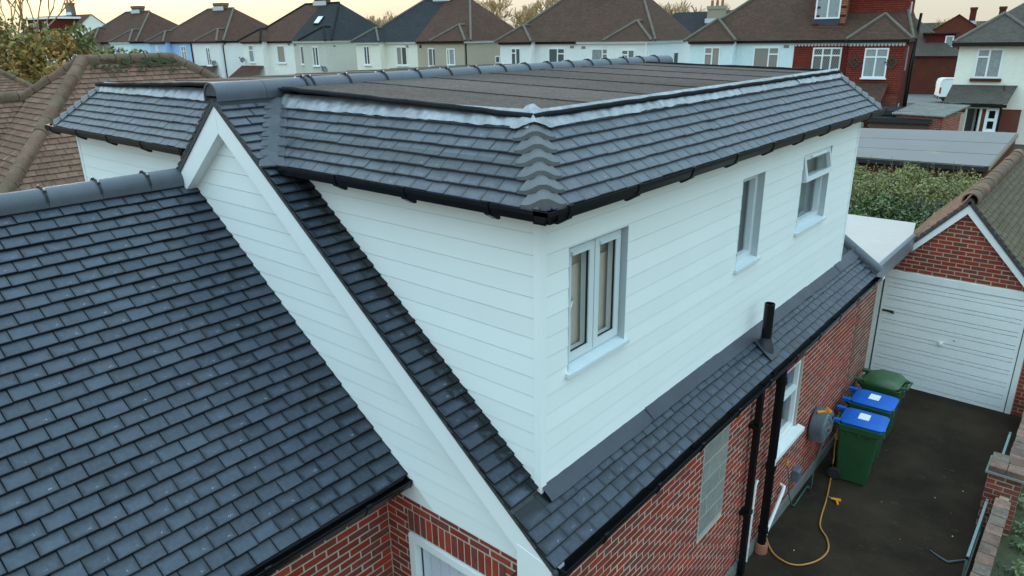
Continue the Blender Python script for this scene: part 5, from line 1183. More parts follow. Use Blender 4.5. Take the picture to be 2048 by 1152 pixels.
def cream_house():
    wv = 0.; uL, ze = rpix(1921, 85); uW = rpix(2075, 85)[0]; h = thing('house', 'cream rendered house with brown hipped roof and brick lean-to at the right edge', 'house', tuple(rp(uL+3, 4, 1)), 'semi-detached houses in the row behind'); F = rframe(0); base = .6
    MB().fbox(F, (uL, -8.7, base+2.1), (uW, 0, ze)).build('wall', 'w_ivory', h); MB().fbox(F, (uL+.04, -8.7, base), (uW-.04, -.04, base+2.1)).build('lower_wall', 'brick_dirty', h)
    MB().fbox(F, (uW, -8.7, base), (uW+5, -.7, ze)).build('wall', 'w_ivory', h)
    uA, zA = rpix(2010, 27, 2.2); o = .3; e0, e1 = rp(uL-o, -o, ze), rp(uW+o, -o, ze); P = rp(uA, 2.2, zA); b = MB(); roof_face(b, [e0, e1, P]); K = rp(uA, 5, zA); roof_face(b, [e0, rp(uL-o, 5, ze), K, P]); roof_face(b, [e1, rp(uW+o, 5, ze), K, P])
    zr = zA+1.7; b2 = [rp(uL-o, .4, ze), rp(uW+5.5, .4, ze), rp(uW+4, 4.7, zr), rp(uL+4.2, 4.7, zr)]; roof_face(b, b2); roof_face(b, [rp(uL-o, .4, ze), rp(uL-o, 9, ze), rp(uL+4.2, 4.7, zr)]); roof_face(b, [rp(uL-o, 9, ze), rp(uW+5.5, 9, ze), rp(uW+4, 4.7, zr), rp(uL+4.2, 4.7, zr)])
    b.build('roof', 'roof_grey', h, fix=False); m = MB(); hipline(m, e0, P); hipline(m, e1, P); m.build('hip_tiles', 'hip_tile', h); MB().fbox(F, (uL-.35, .02, ze-.18), (uW+.2, .32, ze-.02)).build('gutter', 'black', h)
    a, zb = rpix(1956, 97); b_, za = rpix(1998, 157); f = window(h, F, a, b_, za, zb, (1, 1.1), (0,), tf=.28, pane='glass_net', bar=.085, out=.05); MB().fbox(F, (a-.1, 0, za-.15), (b_+.1, .12, za-.01)).build('sill', 'brick_far', f)
    # lean-to
    w_ = -2.3; l0, lt = rpix(1905, 169); l1 = rpix(2036, 172)[0]; f0, fb = rpix(1886, 205, w_); f1 = rpix(2014, 210, w_)[0]; b = MB(); roof_face(b, [rp(f0, w_, fb), rp(f1, w_, fb), rp(l1, 0, lt), rp(l0, 0, lt)]); b.build('lean_to_roof', 'roof_grey', h, fix=False)
    Fl = rframe(w_+.25); MB().fbox(Fl, (f0, .2, fb-.16), (f1, .32, fb-.02)).build('gutter', 'black', h)
    d0, d1 = rpix(1932, 215, w_+.25)[0], rpix(1966, 215, w_+.25)[0]; k0, k1 = rpix(1905, 222, w_+.25)[0], rpix(1912, 222, w_+.25)[0]; p0, p1 = rpix(1974, 214, w_+.25)[0], rpix(2000, 214, w_+.25)[0]; zt_ = fb-.15; b = MB()
    for x0, x1 in ((f0+.15, d0), (d1, p0), (p0, f1-.15)): roof_face(b, [Fl(x0, 0, base), Fl(x1, 0, base), Fl(x1, 0, zt_), Fl(x0, 0, zt_)])
    roof_face(b, [Fl(f1-.15, 0, base), Fl(f1-.15, -2, base), Fl(f1-.15, -2, zt_+1), Fl(f1-.15, 0, zt_)]); b.build('lean_to_wall', 'brick_far', h, fix=False); MB().fbox(Fl, (d0-.2, -1.9, base), (d1+.4, -1.8, zt_)).build('porch_back', 'room', h)
    b = MB(); b.fbox(Fl, (d0, -.05, base), (d0+.09, .04, zt_)); b.fbox(Fl, (d1-.09, -.05, base), (d1, .04, zt_)); b.fbox(Fl, (d0-.2, -.05, zt_-.1), (d1+.25, .05, zt_)); b.build('door_frame', 'white_paint', h)
    b = MB(); b.fbox(Fl, (d0+.5, -1.0, base), (d1, -.94, base+.75)); b.fbox(Fl, (d0+.4, -1.0, base), (d0+.5, -.94, zt_-.1)); b.fbox(Fl, (d1-.1, -1, base+.75), (d1, -.94, zt_-.1)); b.build('inner_door', 'w_white', h); MB().fbox(Fl, (d0+.5, -.98, base+.75), (d1-.1, -.96, zt_-.1)).build('door_glass', 'glass_dark', h)
    for x0, x1 in ((p0, p1), (f0+.42, f0+.95)):
        q = window(h, Fl, x0, x1, zt_-1.15, zt_-.05 if x0 == p0 else zt_-.35, (1,), (0,), tf=.5, pane='glass_dark', bar=.13, out=.06); MB().fbox(Fl, (x0-.1, .01, zt_-1.22), (x1+.1, .14, zt_-1.15)).build('sill', 'white_paint', q)
    MB().fbox(Fl, (p0-.05, .005, base), (p1+.1, .03, zt_-1.25)).build('stone_panel', 'concrete', h); MB().fbox(Fl, (f1-.22, .01, base), (f1-.14, .09, zt_)).build('downpipe', 'black', h)
    return Fl, d0, base
cream_house()
def lean_to(px0, px1, py, dep, drop, m, par):
    a, z = rpix(px0, py, 0); b = rpix(px1, py, 0)[0]; q = MB(); roof_face(q, [rp(a, -dep, z-drop), rp(b, -dep, z-drop), rp(b, 0, z), rp(a, 0, z)]); q.build('lean_to_roof', 'roof_brown', par['h'], fix=False); q = MB(); q.fbox(rframe(0), (a+.1, .01, .6), (b-.1, dep-.2, z-drop)); q.build('lean_to_wall', m, par['h'])
lean_to(392, 436, 131, 2.6, 1.5, 'w_white', pB); lean_to(484, 528, 131, 2.6, 1.5, 'w_white2', pC); lean_to(330, 392, 127, 2.0, 1.0, 'w_white', pB)
def row_details():
    h = pB['h']; Fs = frame(RO+TT*pB['uR'], NN, TT); MB().tube([Fs(.5, .08, .8), Fs(.5, .08, pB['ze']-.4), Fs(.9, .12, pB['ze']-.1)], .05, 6).build('downpipe', 'black', h); F = rframe(.7); MB().fbox(F, (pB['us']-.05, .02, 1), (pB['us']+.05, .1, pB['ze'])).build('downpipe', 'black', h)
    MB().tube([rp(pD['uR']+.08, .1, 1), rp(pD['uR']+.08, .1, pD['ze'])], .05, 6).build('downpipe', 'black', pD['h'])
    MB().tube([rp(pE['uR']-.1, -.1, 1), rp(pE['uR']-.1, -.1, pE['ze'])], .05, 6).build('downpipe', 'white', pE['h'])
    for px, py, wv, lab in ((485, 120, -.3, 'grey satellite dish at the left corner of the plain white house'), (648, 138, -.2, 'grey satellite dish below the window of the stained pebbledash house'), (428, 126, -.2, 'satellite dish under the window of the white house beside the blue one')):
        u, z = rpix(px, py, wv); c = rp(u, wv, z); d = thing('satellite_dish', lab, 'satellite dish', tuple(c), 'satellite dishes on the row'); ax = V((.45, -.75, .45)).normalized(); MB().lathe([(.02, -.05), (.15, -.03), (.23, .02), (.215, .025), (.13, -.01), (.01, -.03)], c, 14, ax).build('dish', 'reel', d, smooth=True); MB().tube([c+V((0, 0, -.25)), c+ax*.45], .02, 6).build('arm', 'black_matt', d); MB().tube([c-ax*.05, c+NN*.35], .025, 6).build('wall_mount', 'black_matt', d); MB().lathe([(.05, 0), (.05, .08)], c+ax*.42, 8, ax).build('receiver', 'black_matt', d)
    F = rframe(0)   # rooflight on the black roof half
    w0, sl, ze = pC['w0'], pC['sl'], pC['ze']; n = -NN*math.sin(math.atan(sl))+V((0, 0, math.cos(math.atan(sl))))
    def onroof(px, py): return at_plane(px, py, n, n.dot(rp(0, w0, ze)))
    q = [onroof(u, v) for u, v in ((627, 50), (638, 50), (650, 34), (638, 34))]; MB().prism([p+n*.02 for p in q], n*.10).build('rooflight', 'black_matt', pC['h']); c = sum(q, V())/4; MB().prism([c+(p-c)*.8+n*.11 for p in q], n*.02).build('rooflight_pane', mat('skylight_glass', (.55, .62, .66), .08, spec=1.), pC['h'])
    for px, py, wv, hh in ((841, 93, .7, pD), (944, 96, None, pD)):
        if wv is not None: u, z = rpix(px, py, wv); MB().fbox(rframe(wv), (u-.1, .0, z-.1), (u+.1, .02, z+.1)).build('air_brick', 'brick_far', hh['h'])
    for px, py, wv, hh in ((814, 93, .7, pD), (1144, 94, .7, pE), (1167, 95, .7, pE), (1573, 93, .7, pF), (578, 89, .7, pC), (590, 90, .7, pC), (669, 92, 0, pC)):
        u, z = rpix(px, py, wv); MB().fbox(rframe(wv), (u-.14, .0, z-.08), (u+.14, .02, z+.08)).build('air_brick', 'concrete', hh['h'])
row_details()
# ------------------------------------------------------------------ houses beyond
def white_gable():
    w_ = 14.; u0, zA = rpix(182, 29, w_); g0, ze = rpix(120, 92, w_-5); h = thing('house', 'house with white rendered gable end and red-brown roof behind the autumn tree', 'house', tuple(rp(u0-5, w_, 1)))
    k = 5.2; ze = zA-3.9; b = MB(); b.prism([rp(u0, w_-k, 1), rp(u0, w_+k, 1), rp(u0, w_+k, ze), rp(u0, w_, zA), rp(u0, w_-k, ze)], -TT*13); b.build('wall', 'w_white2', h)
    q = MB(); o = V((0, 0, .06))
    for s in (-1, 1): roof_face(q, [rp(u0-13, w_+s*(k+.3), ze-.25)+o, rp(u0+.15, w_+s*(k+.3), ze-.25)+o, rp(u0+.15, w_, zA)+o, rp(u0-13, w_, zA)+o])
    q.build('roof', 'roof_brown2', h, fix=False); d = MB(); F = rframe(w_-3.6); d.fbox(F, (u0-9, -3, zA-2.6), (u0-1.6, 0, zA-.5)); d.build('dormer', 'tile_hung', h); MB().fbox(F, (u0-9.2, -3, zA-.5), (u0-1.4, .2, zA-.25)).build('dormer_fascia', 'white', h)
    for a in (-7.6, -5.2): window(h, F, u0+a, u0+a+1.2, zA-2.0, zA-.8, (1, 1), pane='glass_net', out=.08)
    chimney(h, rp(u0-4.6, w_, 0), 1.1, .7, zA-.2, zA+1.6, pots=2); Fs = frame(RO+TT*u0, NN, TT); window(h, Fs, w_-1.4, w_-.6, zA-3.2, zA-2.4, pane='glass_dark')
white_gable()
def far_black():
    w_ = 22.; u0, zr = rpix(1352, 25, w_); u1 = rpix(1490, 25, w_)[0]; ze = zr-3.2; h = thing('house', 'dark roofed house with pale chimney seen beyond the row', 'house', tuple(rp((u0+u1)/2, w_, 1))); b = MB()
    roof_face(b, [rp(u0-3, w_-5, ze), rp(u1, w_-5, ze), rp(u1, w_, zr), rp(u0, w_, zr)]); roof_face(b, [rp(u0-3, w_+5, ze), rp(u1, w_+5, ze), rp(u1, w_, zr), rp(u0, w_, zr)]); roof_face(b, [rp(u0-3, w_-5, ze), rp(u0-3, w_+5, ze), rp(u0, w_, zr)]); b.build('roof', 'roof_black', h, fix=False); q = MB(); q.fbox(rframe(w_), (u0-2.7, -4.7, 1), (u1, 4.7, ze)); q.build('wall', 'w_white', h)
    q = MB(); um = rpix(1440, 25, w_)[0]; roof_face(q, [rp(um, w_-5.05, ze+.06), rp(u1+.1, w_-5.05, ze+.06), rp(u1+.1, w_, zr+.06), rp(um, w_, zr+.06)]); q.build('roof', 'roof_brown', h, fix=False); cu, cz = rpix(1436, 12, w_-1); chimney(h, rp(cu, w_-1.2, 0), 1.3, 1.1, zr-1.2, cz, 'w_tan', 3)
far_black()
def far_red():
    w_ = 48.; u, z = rpix(1919, 29, w_); ze = z-3.4; h = thing('house', 'far red brick house with plain gable and two chimney pots between the nearer houses', 'house', tuple(rp(u, w_, 1))); b = MB(); k = 5
    roof_face(b, [rp(u-k, w_, ze), rp(u+k, w_, ze), rp(u, w_, z)]); roof_face(b, [rp(u-k, w_, .8), rp(u+k, w_, .8), rp(u+k, w_, ze), rp(u-k, w_, ze)]); b.build('wall', 'brick_far', h, fix=False); q = MB()
    for s in (-1, 1): roof_face(q, [rp(u+s*k, w_-.2, ze), rp(u+s*k, w_+10, ze), rp(u, w_+10, z+.05), rp(u, w_-.2, z+.05)])
    q.build('roof', 'roof_grey', h, fix=False)
    for i in (0, 1): chimney(h, rp(u+1.2+i*2.6, w_+4, 0), .6, .6, z-1.2, z+.75, 'brick_far')
    h2 = thing('house', 'brick house with brown hipped roof and red dormer behind the tile-hung house', 'house', tuple(rp(u-5, 32, 1))); v0, z0 = rpix(1880, 112, 32); v1 = rpix(1925, 112, 32)[0]; q = MB(); q.fbox(rframe(32), (v0-6, -7, .8), (v1-.3, 0, z0)); q.build('wall', 'brick_far', h2); q = MB(); P = rp(v0-2.5, 35.5, z0+3.2); e = [rp(v0-6.3, 31.7, z0), rp(v1, 31.7, z0), rp(v1, 39.3, z0), rp(v0-6.3, 39.3, z0)]
    for i in range(4): roof_face(q, [e[i], e[(i+1) % 4], P])
    q.build('roof', 'roof_grey', h2, fix=False); d0, dz = rpix(1888, 92, 33); d1 = rpix(1908, 92, 33)[0]; q = MB(); q.fbox(rframe(33), (d0-1.5, -3, dz-.2), (d1, 0, dz+1.0)); d = q.build('dormer', 'tile_hung', h2); q = MB(); q.fbox(rframe(33), (d0-1.8, -3.2, dz+1.0), (d1+.25, .25, dz+1.12)); q.build('dormer_roof', 'roof_brown', d); window(h2, rframe(33), d1-.75, d1-.1, dz-.1, dz+.85, pane='glass_net', bar=.1)
far_red()
# ------------------------------------------------------------------ back gardens: felt shed, brick store, fence, van
def sheds():
    a = at_z(1700, 258, 2.72); b = at_z(2034, 268, 2.72); c = at_z(1976, 334, 2.2); d = at_z(1690, 313, 2.2); dx = (b-a).normalized(); s = thing('shed', 'long low shed with pale grey felt roof behind the hedge', 'shed', tuple(((a+d)/2).xy)+(.5,))
    n = (b-a).cross(d-a).normalized(); n = n if n.z > 0 else -n; p = [a, b, c, d]; k = 4
    for i in range(3):   # felt strips
        f0, f1 = i/3, (i+1)/3+.02; q = [a+(d-a)*f0, b+(c-b)*f0, b+(c-b)*min(1, f1), a+(d-a)*min(1, f1)]; MB().prism([v+n*(.012*(3-i)) for v in q], n*.012).build('felt_strip', mat('grey_shed_felt%d' % i, (.185, .165, .16), .95, 0, [(.7, .06), (60, .1)], (200, .4)), s)
    MB().prism([v-n*.03 for v in p], n*.03).build('roof', 'wood', s); bk = (a-d); bk.z = -.35; q = MB(); q.prism([a-n*.03, b-n*.03, b+bk*.6, a+bk*.6], -n*.02); q.build('rear_roof', 'wood', s)
    w_ = MB(); d2, c2 = d+(a-d)*.04, c+(b-c)*.04-dx*.12; z = .2; w_.prism([V((v.x, v.y, z)) for v in (d2, c2, c2+(a-d)*1.4*V((1, 1, 0)).length*0+V(((a-d).x, (a-d).y, 0))*1.4, d2+V(((a-d).x, (a-d).y, 0))*1.4)], (0, 0, 1.9)); w_.build('wall', 'brick_far', s)
    MB().prism([c-V((0, 0, .16)), d-V((0, 0, .16)), d-V((0, 0, .02)), c-V((0, 0, .02))], (0, -.04, 0)).build('fascia', 'black_matt', s); MB().prism([b+dx*.02-V((0, 0, .12)), c+dx*.02-V((0, 0, .12)), c+dx*.02+V((0, 0, .03)), b+dx*.02+V((0, 0, .03))], dx*.03).build('barge_board', 'wood', s); MB().prism([b, c, c-V((0, 0, 1.6)), b-V((0, 0, 1.6)), ], -dx*.1).build('end_wall', 'brick_far', s)
    # brick store with corrugated roof
    z1 = 2.85; A = at_z(1793, 230, z1); B = at_z(1886, 236, z1); st = thing('brick_store', 'small red brick store with corrugated sheet roof and white framed window', 'outbuilding', (A.x, A.y, 1)); ex = (B-A).normalized(); ny = V((ex.y, -ex.x, 0)); ny = ny if ny.y < 0 else -ny; L = (B-A).length; F = frame((A.x, A.y, 0), ex, ny); bk = 2.9
    q = MB(); q.fbox(F, (0, -bk, .6), (L, 0, z1)); q.build('wall', 'mortar_brown', st); pb = Pool(st, 'brick', 'brick', 'brick_courses', 200); brickwork(pb, F, [(0, 1.1), (L, 1.1), (L, z1), (0, z1)], ((L*.42, L*.68, 1, 2.55),)); Fs2 = frame(F(L, 0, 0), -ny, ex); brickwork(pb, Fs2, [(0, 1.1), (2.2, 1.1), (2.2, z1), (0, z1)]); pb.done()
    window(st, F, L*.43, L*.67, 1.2, 2.15, pane='glass_dark', bar=.1, out=.05); q = MB(); n_ = 46; vs = []
    for i in range(n_+1):
        x = -.15+(L+.3)*i/n_; zz = .045*math.cos(i*math.pi/1.0); vs += [F(x, .18, z1+.06+zz), F(x, -bk, z1+.32+zz)]
    q.faces(vs, [(2*i, 2*i+1, 2*i+3, 2*i+2) for i in range(n_)]); q.build('corrugated_roof', 'corr', st)
    # dark flat roofed sheds beside it
    for i, (u0, v0, u1, v1, zz, lab) in enumerate(((1755, 222, 1812, 214, 2.95, 'small shed with dark felt roof, the higher of the two beside the brick store'), (1740, 237, 1792, 229, 2.7, 'small shed with dark felt roof, the lower of the two beside the brick store'))):
        p, r_ = at_z(u0, v0, zz), at_z(u1, v1, zz); sh = thing('garden_shed', lab, 'shed', (p.x, p.y, 1), 'dark roofed sheds'); F2 = frame((p.x, p.y, 0), (1, .16, 0), (.16, -1, 0)); L2 = (r_-p).length; MB().fbox(F2, (-.1, -2.2, zz-.06), (L2, .1, zz+.04)).build('roof', 'felt_edge', sh); MB().fbox(F2, (0, -2, .7), (L2-.1, 0, zz-.06)).build('wall', 'dark_wood', sh); MB().fbox(F2, (-.1, .1, zz-.14), (L2, .13, zz+.02)).build('fascia', 'black_matt', sh)
    fz = 2.1; P, Q = at_z(1718, 262, fz), at_z(1793, 234, fz); fe = thing('fence', 'brown panel fence with pale concrete posts next to the brick store', 'fence', (P.x, P.y, 1)); d_ = (Q-P); n_ = 4
    for i in range(n_):
        a_, b_ = P+d_*i/n_, P+d_*(i+1)/n_; q = MB(); q.prism([V((a_.x, a_.y, .7)), V((b_.x, b_.y, .7)), b_, a_], (0, .05, 0)); q.build('panel', 'dark_wood', fe); MB().box((a_.x-.06, a_.y-.08, .7), (a_.x+.06, a_.y+.05, fz+.08)).build('post', 'concrete', fe)
    MB().prism([P+V((0, -.02, 0)), Q+V((0, -.02, 0)), Q+V((0, -.02, .07)), P+V((0, -.02, .07))], (0, .09, 0)).build('rail', 'wood', fe)
    p = at_z(1745, 250, 1.9); cv = thing('garden_canopy', 'white plastic canopy sheet low beside the fence', 'canopy', (p.x, p.y, 1)); MB().prism([p, p+V((1.9, .5, .25)), p+V((1.6, 2., .3)), p+V((-.3, 1.6, .0))], (0, 0, .04)).build('sheet', 'white_paint', cv)
    for o in ((.05, .1), (1.7, .6), (1.5, 1.85), (-.2, 1.5)): MB().box((p.x+o[0]-.03, p.y+o[1]-.03, .7), (p.x+o[0]+.03, p.y+o[1]+.03, p.z+.05)).build('post', 'wood', cv)
sheds()
def van():
    p = at_z(1864, 206, 1.0); v = thing('van', 'white panel van parked on the road between the houses', 'van', (p.x, p.y, 1.0)); d = V((.93, .37, 0)).normalized(); s = V((-d.y, d.x, 0)); O = V((p.x+.1, p.y+.6, 1.0)); P = lambda a, b, c: O+d*a+s*b+V((0, 0, c))
    prof = [(0, .35), (0, 1.55), (.08, 1.78), (.3, 1.86), (2.3, 1.86), (2.75, 1.72), (3.3, 1.15), (4.1, .98), (4.35, .8), (4.4, .35)]; b = MB(); vs = []
    for y, k in ((-.85, 0), (-.83, 1), (.83, 1), (.85, 0)): vs += [P(a, y if not (k == 0 and c > 1.2) else y*.92, c) for a, c in prof]
    n = len(prof); fs = [tuple(range(n)), tuple(range(3*n, 4*n))]+[(j*n+i, j*n+(i+1) % n, (j+1)*n+(i+1) % n, (j+1)*n+i) for j in range(3) for i in range(n)]; b.faces(vs, fs); body = b.build('body', mat('white_van_paint', (.78, .80, .82), .25), v, smooth=True)
    for a in (.85, 3.45):
        for y in (-.80, .80): w_ = MB().lathe([(.31, -.1), (.33, -.07), (.33, .07), (.31, .1)], P(a, y, .33), 18, s).build('wheel', 'rubber', v, smooth=True); MB().lathe([(.2, -.11), (.18, .11)], P(a, y, .33), 12, s).build('rim', 'alu', w_)
    MB().prism([P(-.06, -.8, .33), P(-.06, .8, .33), P(-.06, .8, .55), P(-.06, -.8, .55)], d*.08).build('rear_bumper', 'black_matt', v)
    for y in (-.84, .72): MB().prism([P(-.012, y, .75), P(-.012, y+.12, .75), P(-.012, y+.12, 1.2), P(-.012, y, 1.2)], d*.1).build('tail_light', mat('red_lens', (.25, .02, .02), .2), v)
    MB().prism([P(-.01, -.12, .65), P(-.01, .4, .65), P(-.01, .4, .77), P(-.01, -.12, .77)], d*.02).build('number_plate', mat('plate_yellow', (.7, .55, .1), .5), v)
    MB().prism([P(2.35, -.86, 1.15), P(3.05, -.86, 1.15), P(2.72, -.80, 1.66), P(2.35, -.80, 1.7)], s*.02).build('cab_window', 'glass_dark', v); MB().prism([P(.02, -.851, .35), P(4.3, -.851, .35), P(4.3, -.851, .5), P(.02, -.851, .5)], s*.01).build('sill_trim', 'black_matt', v)
    MB().face([(p.x-8, p.y-3, 1.005), (p.x+14, p.y+3, 1.005), (p.x+8, p.y+40, 1.015), (p.x-12, p.y+36, 1.015)]).build('road', 'road', kind='structure')
    q = at_z(1890, 150, 2.6); fe = thing('garden_fence', 'dark grey panel fence behind the white van', 'fence', (q.x, q.y, 1)); 
    for i in range(4): MB().box((q.x-4+i*2.1, q.y+5+i*.3, 1), (q.x-2+i*2.1, q.y+5.06+i*.3, 2.7)).build('panel', 'grey_trim', fe); MB().box((q.x-2+i*2.1, q.y+4.96+i*.3, 1), (q.x-1.9+i*2.1, q.y+5.08+i*.3, 2.8)).build('post', 'concrete', fe)
van()
# ------------------------------------------------------------------ vegetation
def branchy(mb, p, d, L, r, depth, rnd, tips, spread=.55, droop=.0, seg=3, rmin=.0):
    pts = [p]; rr = [r]; q = V(p); dd = V(d)
    for i in range(seg):
        dd = (dd+V((rnd.gauss(0, .10), rnd.gauss(0, .10), rnd.gauss(.03, .06)-droop))).normalized(); q = q+dd*L/seg; pts.append(q); rr.append(max(rmin, r*(1-.45*(i+1)/seg)))
    mb.tube(pts, rr, 6 if r > .05 else 4 if r > .015 else 3, False)
    if depth == 0: tips.append((q, dd)); return
    n = rnd.choice((2, 3, 3)) if depth > 1 else 3
    for i in range(n):
        a = rnd.random()*6.28; o = dd.orthogonal().normalized(); o = (Matrix.Rotation(a, 3, dd) @ o); nd = (dd+o*rnd.uniform(spread*.5, spread*1.2)).normalized()
        t = rnd.uniform(.55, 1.); k = pts[1]+(pts[-1]-pts[1])*t; branchy(mb, k, nd, L*rnd.uniform(.62, .85), rr[-1]*rnd.uniform(.6, .85), depth-1, rnd, tips, spread, droop, seg if depth > 1 else 2, rmin)
def bare_tree(label, base, H, seed, group=None, m='twig', depth=6, name='bare_tree'):
    rnd = random.Random(seed); t = thing(name, label, 'tree', tuple(base), group); b = MB(); c = MB(); tips = []; p = V(base); d = V((0, 0, 1))
    b.tube([p-V((0, 0, .3)), p+d*H*.12, p+d*H*.25], [H*.020, H*.016, H*.013], 8, False); top = p+d*H*.25
    for i in range(4): a = i*1.57+rnd.random(); branchy(c, top-d*H*.05*(i % 2), V((math.cos(a)*.5, math.sin(a)*.5, 1)).normalized(), H*.24, H*.009, depth-1, rnd, tips, .55, rmin=.04)
    b.build('trunk', 'bark', t, fix=False); c.build('crown', m, t, fix=False); return t
def leafy(mb, c, r, n, size, rnd, flat=1., shell=.55):
    for i in range(n):
        while True:
            q = V((rnd.uniform(-1, 1), rnd.uniform(-1, 1), rnd.uniform(-1, 1)))
            if shell*rnd.random() < q.length < 1: break
        p = V(c)+V((q.x*r[0], q.y*r[1], q.z*r[2])); a = V((rnd.gauss(0, 1), rnd.gauss(0, 1), rnd.gauss(0, .7))).normalized(); b = a.orthogonal().normalized(); b = Matrix.Rotation(rnd.random()*6.28, 3, a) @ b; s = size*rnd.uniform(.6, 1.4); mb.face([p-b*s, p+a.cross(b)*s*.5, p+b*s, p-a.cross(b)*s*.5])
def leaf_tree(label, base, H, R, seed, mats, n, size, name='autumn_tree', cz=.62):
    rnd = random.Random(seed); t = thing(name, label, 'tree', tuple(base)); b = MB(); tips = []; p = V(base)
    b.tube([p-V((0, 0, .2)), p+V((.1, 0, H*.2)), p+V((0, .1, H*.34))], [H*.03, H*.024, H*.02], 8, False)
    for i in range(5): a = i*1.26+rnd.random(); branchy(b, p+V((0, 0, H*.3)), V((math.cos(a)*.7, math.sin(a)*.7, 1)).normalized(), H*.26, H*.012, 3, rnd, tips, .6)
    b.build('trunk', 'dark_bark', t, fix=False); cl = []
    for i in range(26):
        a = rnd.random()*6.28; r = R*math.sqrt(rnd.random())*.85; cl.append((p+V((math.cos(a)*r, math.sin(a)*r, H*cz+rnd.uniform(-.42, .36)*H*(1-r/R*.6))), rnd.uniform(.22, .4)*R))
    for k, m in enumerate(mats):
        c = MB()
        for j, (q, rr) in enumerate(cl):
            if j % len(mats) == k: leafy(c, q, (rr, rr, rr*.8), n//26*len(mats)//len(mats), size, rnd)
        c.build('crown', m, t, fix=False)
    return t
def plants():
    g = 'bare trees on the skyline'
    b = lambda px, w_: V((*rp(rpix(px, 60, w_)[0], w_, 0).xy, 1.0))
    spots = [(555, 40, 7.5, 'low bare tree in the gap left of the black and brown roof'), (590, 46, 8, 'second low bare tree in the gap left of the black and brown roof'), (618, 44, 9, 'bare tree just left of the roof with the rooflight'), (715, 40, 9, 'bare tree right of the roof with the rooflight'), (742, 44, 9.5, 'leafless tree in the middle of the second skyline gap'), (772, 42, 10, 'leafless tree touching the black roof left half'), (988, 40, 12, 'tall leafless tree left in the third skyline gap'), (1026, 36, 10.5, 'broad leafless tree in the middle of the third skyline gap'), (1062, 40, 9.5, 'smaller leafless tree in the third skyline gap'), (1098, 42, 12, 'leafless tree against the big white house roof'), (1340, 36, 10, 'dark leafless tree above the black roofed house'), (1392, 46, 10, 'pale leafless tree left of the chimney beyond the row'), (1905, 80, 7.5, 'leafless tree above the far red gable'), (1950, 85, 7, 'leafless tree right of the far chimney pots')]
    protos = {}
    for i, (px, w_, H, lab) in enumerate(spots):
        k = i % 4; base = b(px, w_)
        if k not in protos: protos[k] = bare_tree(lab, base, 14, 20+k, g); protos[k].scale = (H/14,)*3; protos[k]['_l2'] = 1; protos[k].location = base
        else:
            t = copy_tree(protos[k]); t.location = base; t.scale = (H/14,)*3; t.rotation_euler = (0, 0, i*1.7); t['label'] = lab
    w_ = MB(); rnd = random.Random(4)
    for i in range(9000): # far scrub and woodland on the horizon behind the row
        a = math.radians(-12+rnd.random()*110); r = rnd.uniform(170, 260); p = V((CAM.x-math.sin(a)*r, CAM.y+math.cos(a)*r, 1)); h = (4.5+3.5*noise.noise(V((a*9, 0, 0)))+rnd.random()*2.0); q = V((rnd.gauss(0, .5), rnd.gauss(0, .5), 0)); w_.face([p-q, p+q, p+q*.4+V((rnd.gauss(0, .5), rnd.gauss(0, .5), h))])
    w_.build('woodland', mat('far_wood', (.07, .055, .04), .95, .3), fix=False, kind='stuff')
    def gr(px, d): r = ray(px, 90); r = V((r.x, r.y, 0)).normalized()*d; return V((CAM.x+r.x, CAM.y+r.y, .5))
    leaf_tree('autumn tree in green, yellow and rust leaf beyond the brown tiled roofs', gr(150, 41), 6.4, 3.3, 5, ('leaf_green', 'leaf_autumn', 'leaf_green'), 9000, .12)
    leaf_tree('rusty brown tree at the left edge beyond the farther bungalow roof', gr(45, 43), 8.3, 3.4, 6, ('leaf_autumn', 'leaf_green', 'leaf_autumn'), 9000, .12)
    leaf_tree('yellow and green small tree in front of the tan pebbledash house', gr(205, 46), 5.2, 2.4, 8, ('leaf_green', 'leaf_autumn'), 4200, .11)
    bare_tree('tall bare tree with pale spreading branches in the top left corner', gr(40, 56), 15, 77, None, 'twig', 6, 'tall_bare_tree')
    p = rp(rpix(398, 140, -3)[0], -3, 0); t = thing('yellow_shrub', 'small bright yellow shrub beside the far hip of the brown roof', 'shrub', (p.x, p.y, 1)); rnd = random.Random(2); c = MB(); z = rpix(398, 143, -3)[1]; leafy(c, (p.x, p.y, z-.2), (.55, .5, .7), 420, .09, rnd); c.build('crown', 'leaf_yellow', t, fix=False); MB().tube([(p.x, p.y, .9), (p.x, p.y, z)], .04, 6).build('trunk', 'bark', t)
    p = at_z(1733, 243, 2.0); t = thing('garden_shrub', 'thin bare shrub with a few yellow leaves beyond the gutter end', 'shrub', (p.x, p.y, 1)); m = MB(); tips = []
    for i in range(5): branchy(m, V((p.x, p.y, .8)), V((math.cos(i*1.3)*.5, math.sin(i*1.3)*.5, 1)).normalized(), .8, .02, 3, rnd, tips, .6)
    m.build('stem', 'dark_bark', t, fix=False); c = MB()
    for q, d in tips: leafy(c, q, (.12, .12, .12), 2, .05, rnd)
    c.build('leaf_cluster', 'leaf_yellow', t, fix=False)
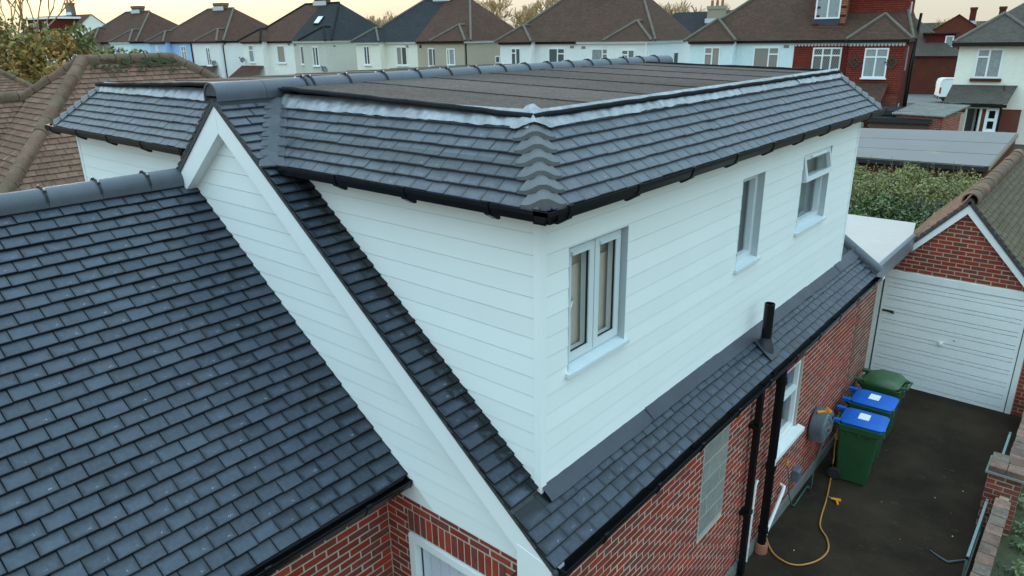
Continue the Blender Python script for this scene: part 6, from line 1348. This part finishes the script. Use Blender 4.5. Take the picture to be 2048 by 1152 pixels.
    # hedge of two shrubs behind the flat roof
    def hedge(label, x0, x1, y0, y1, z1, m1, n, size, seed, feather):
        rnd = random.Random(seed); t = thing('hedge_shrub', label, 'shrub', ((x0+x1)/2, (y0+y1)/2, .1)); c = MB(); st = MB()
        for i in range(n):
            x, y = rnd.uniform(x0, x1), rnd.uniform(y0, y1); top = z1*(.86+.22*noise.noise(V((x*.9, y*.9, seed)))+.10*noise.noise(V((x*3, y*3, seed)))); dep = abs(rnd.gauss(0, .16)); ed = min(x-x0, x1-x, y-y0, y1-y); z = max(.1, top-dep-max(0, .5-ed)*.9*rnd.random())
            if rnd.random() < .35: z = rnd.uniform(.15, z); y = y0+abs(rnd.gauss(0, .12))
            a = V((rnd.gauss(0, 1), rnd.gauss(0, 1), rnd.gauss(.6, .7))).normalized(); b_ = Matrix.Rotation(rnd.random()*6.28, 3, a) @ a.orthogonal().normalized(); s = size*rnd.uniform(.6, 1.4); p = V((x, y, z)); c.face([p-b_*s, p+a.cross(b_)*s*.45, p+b_*s, p-a.cross(b_)*s*.45])
        if feather:
            for i in range(150):
                x, y = rnd.uniform(x0, x1), rnd.uniform(y0, y1); top = z1*(.86+.22*noise.noise(V((x*.9, y*.9, seed)))); p = V((x, y, top-.15)); h = rnd.uniform(.2, .55)*(1.6 if rnd.random() < .08 else 1); d = V((rnd.gauss(0, .25), rnd.gauss(0, .25), 1)).normalized(); st.tube([p, p+d*h], .005, 3, False)
                for k in range(14): q = p+d*h*(.2+.8*k/14); a = rnd.random()*6.28; s = V((math.cos(a), math.sin(a), rnd.gauss(0, .4)))*rnd.uniform(.03, .07); o = d.cross(s)*.25; c.face([q, q+s*.5+o, q+s, q+s*.5-o])
        for i in range(0): x, y = rnd.uniform(x0+.2, x1-.2), rnd.uniform(y0+.2, y1-.2); st.tube([(x, y, 0), (x+rnd.gauss(0, .1), y, z1*.75)], .02, 5, False)
        if st.v: st.build('stems', 'bark', t, fix=False, kind='stuff')
        c.build('crown', m1, t, fix=False)
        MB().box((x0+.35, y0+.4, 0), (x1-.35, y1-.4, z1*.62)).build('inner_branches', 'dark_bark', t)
    hedge('dense dark green glossy shrub nearest the pale flat roof', -4.2, .35, 14.6, 17.2, 2.45, 'leaf_hedge', 15000, .055, 3, False)
    hedge('feathery yellow-green hedge in front of the grey felt shed', -4.6, .3, 17.2, 20.4, 2.85, 'leaf_hedge2', 15000, .05, 9, True)
plants()
for o in bpy.data.objects:
    for k in ('_l', '_l2'):
        if k in o: del o[k]
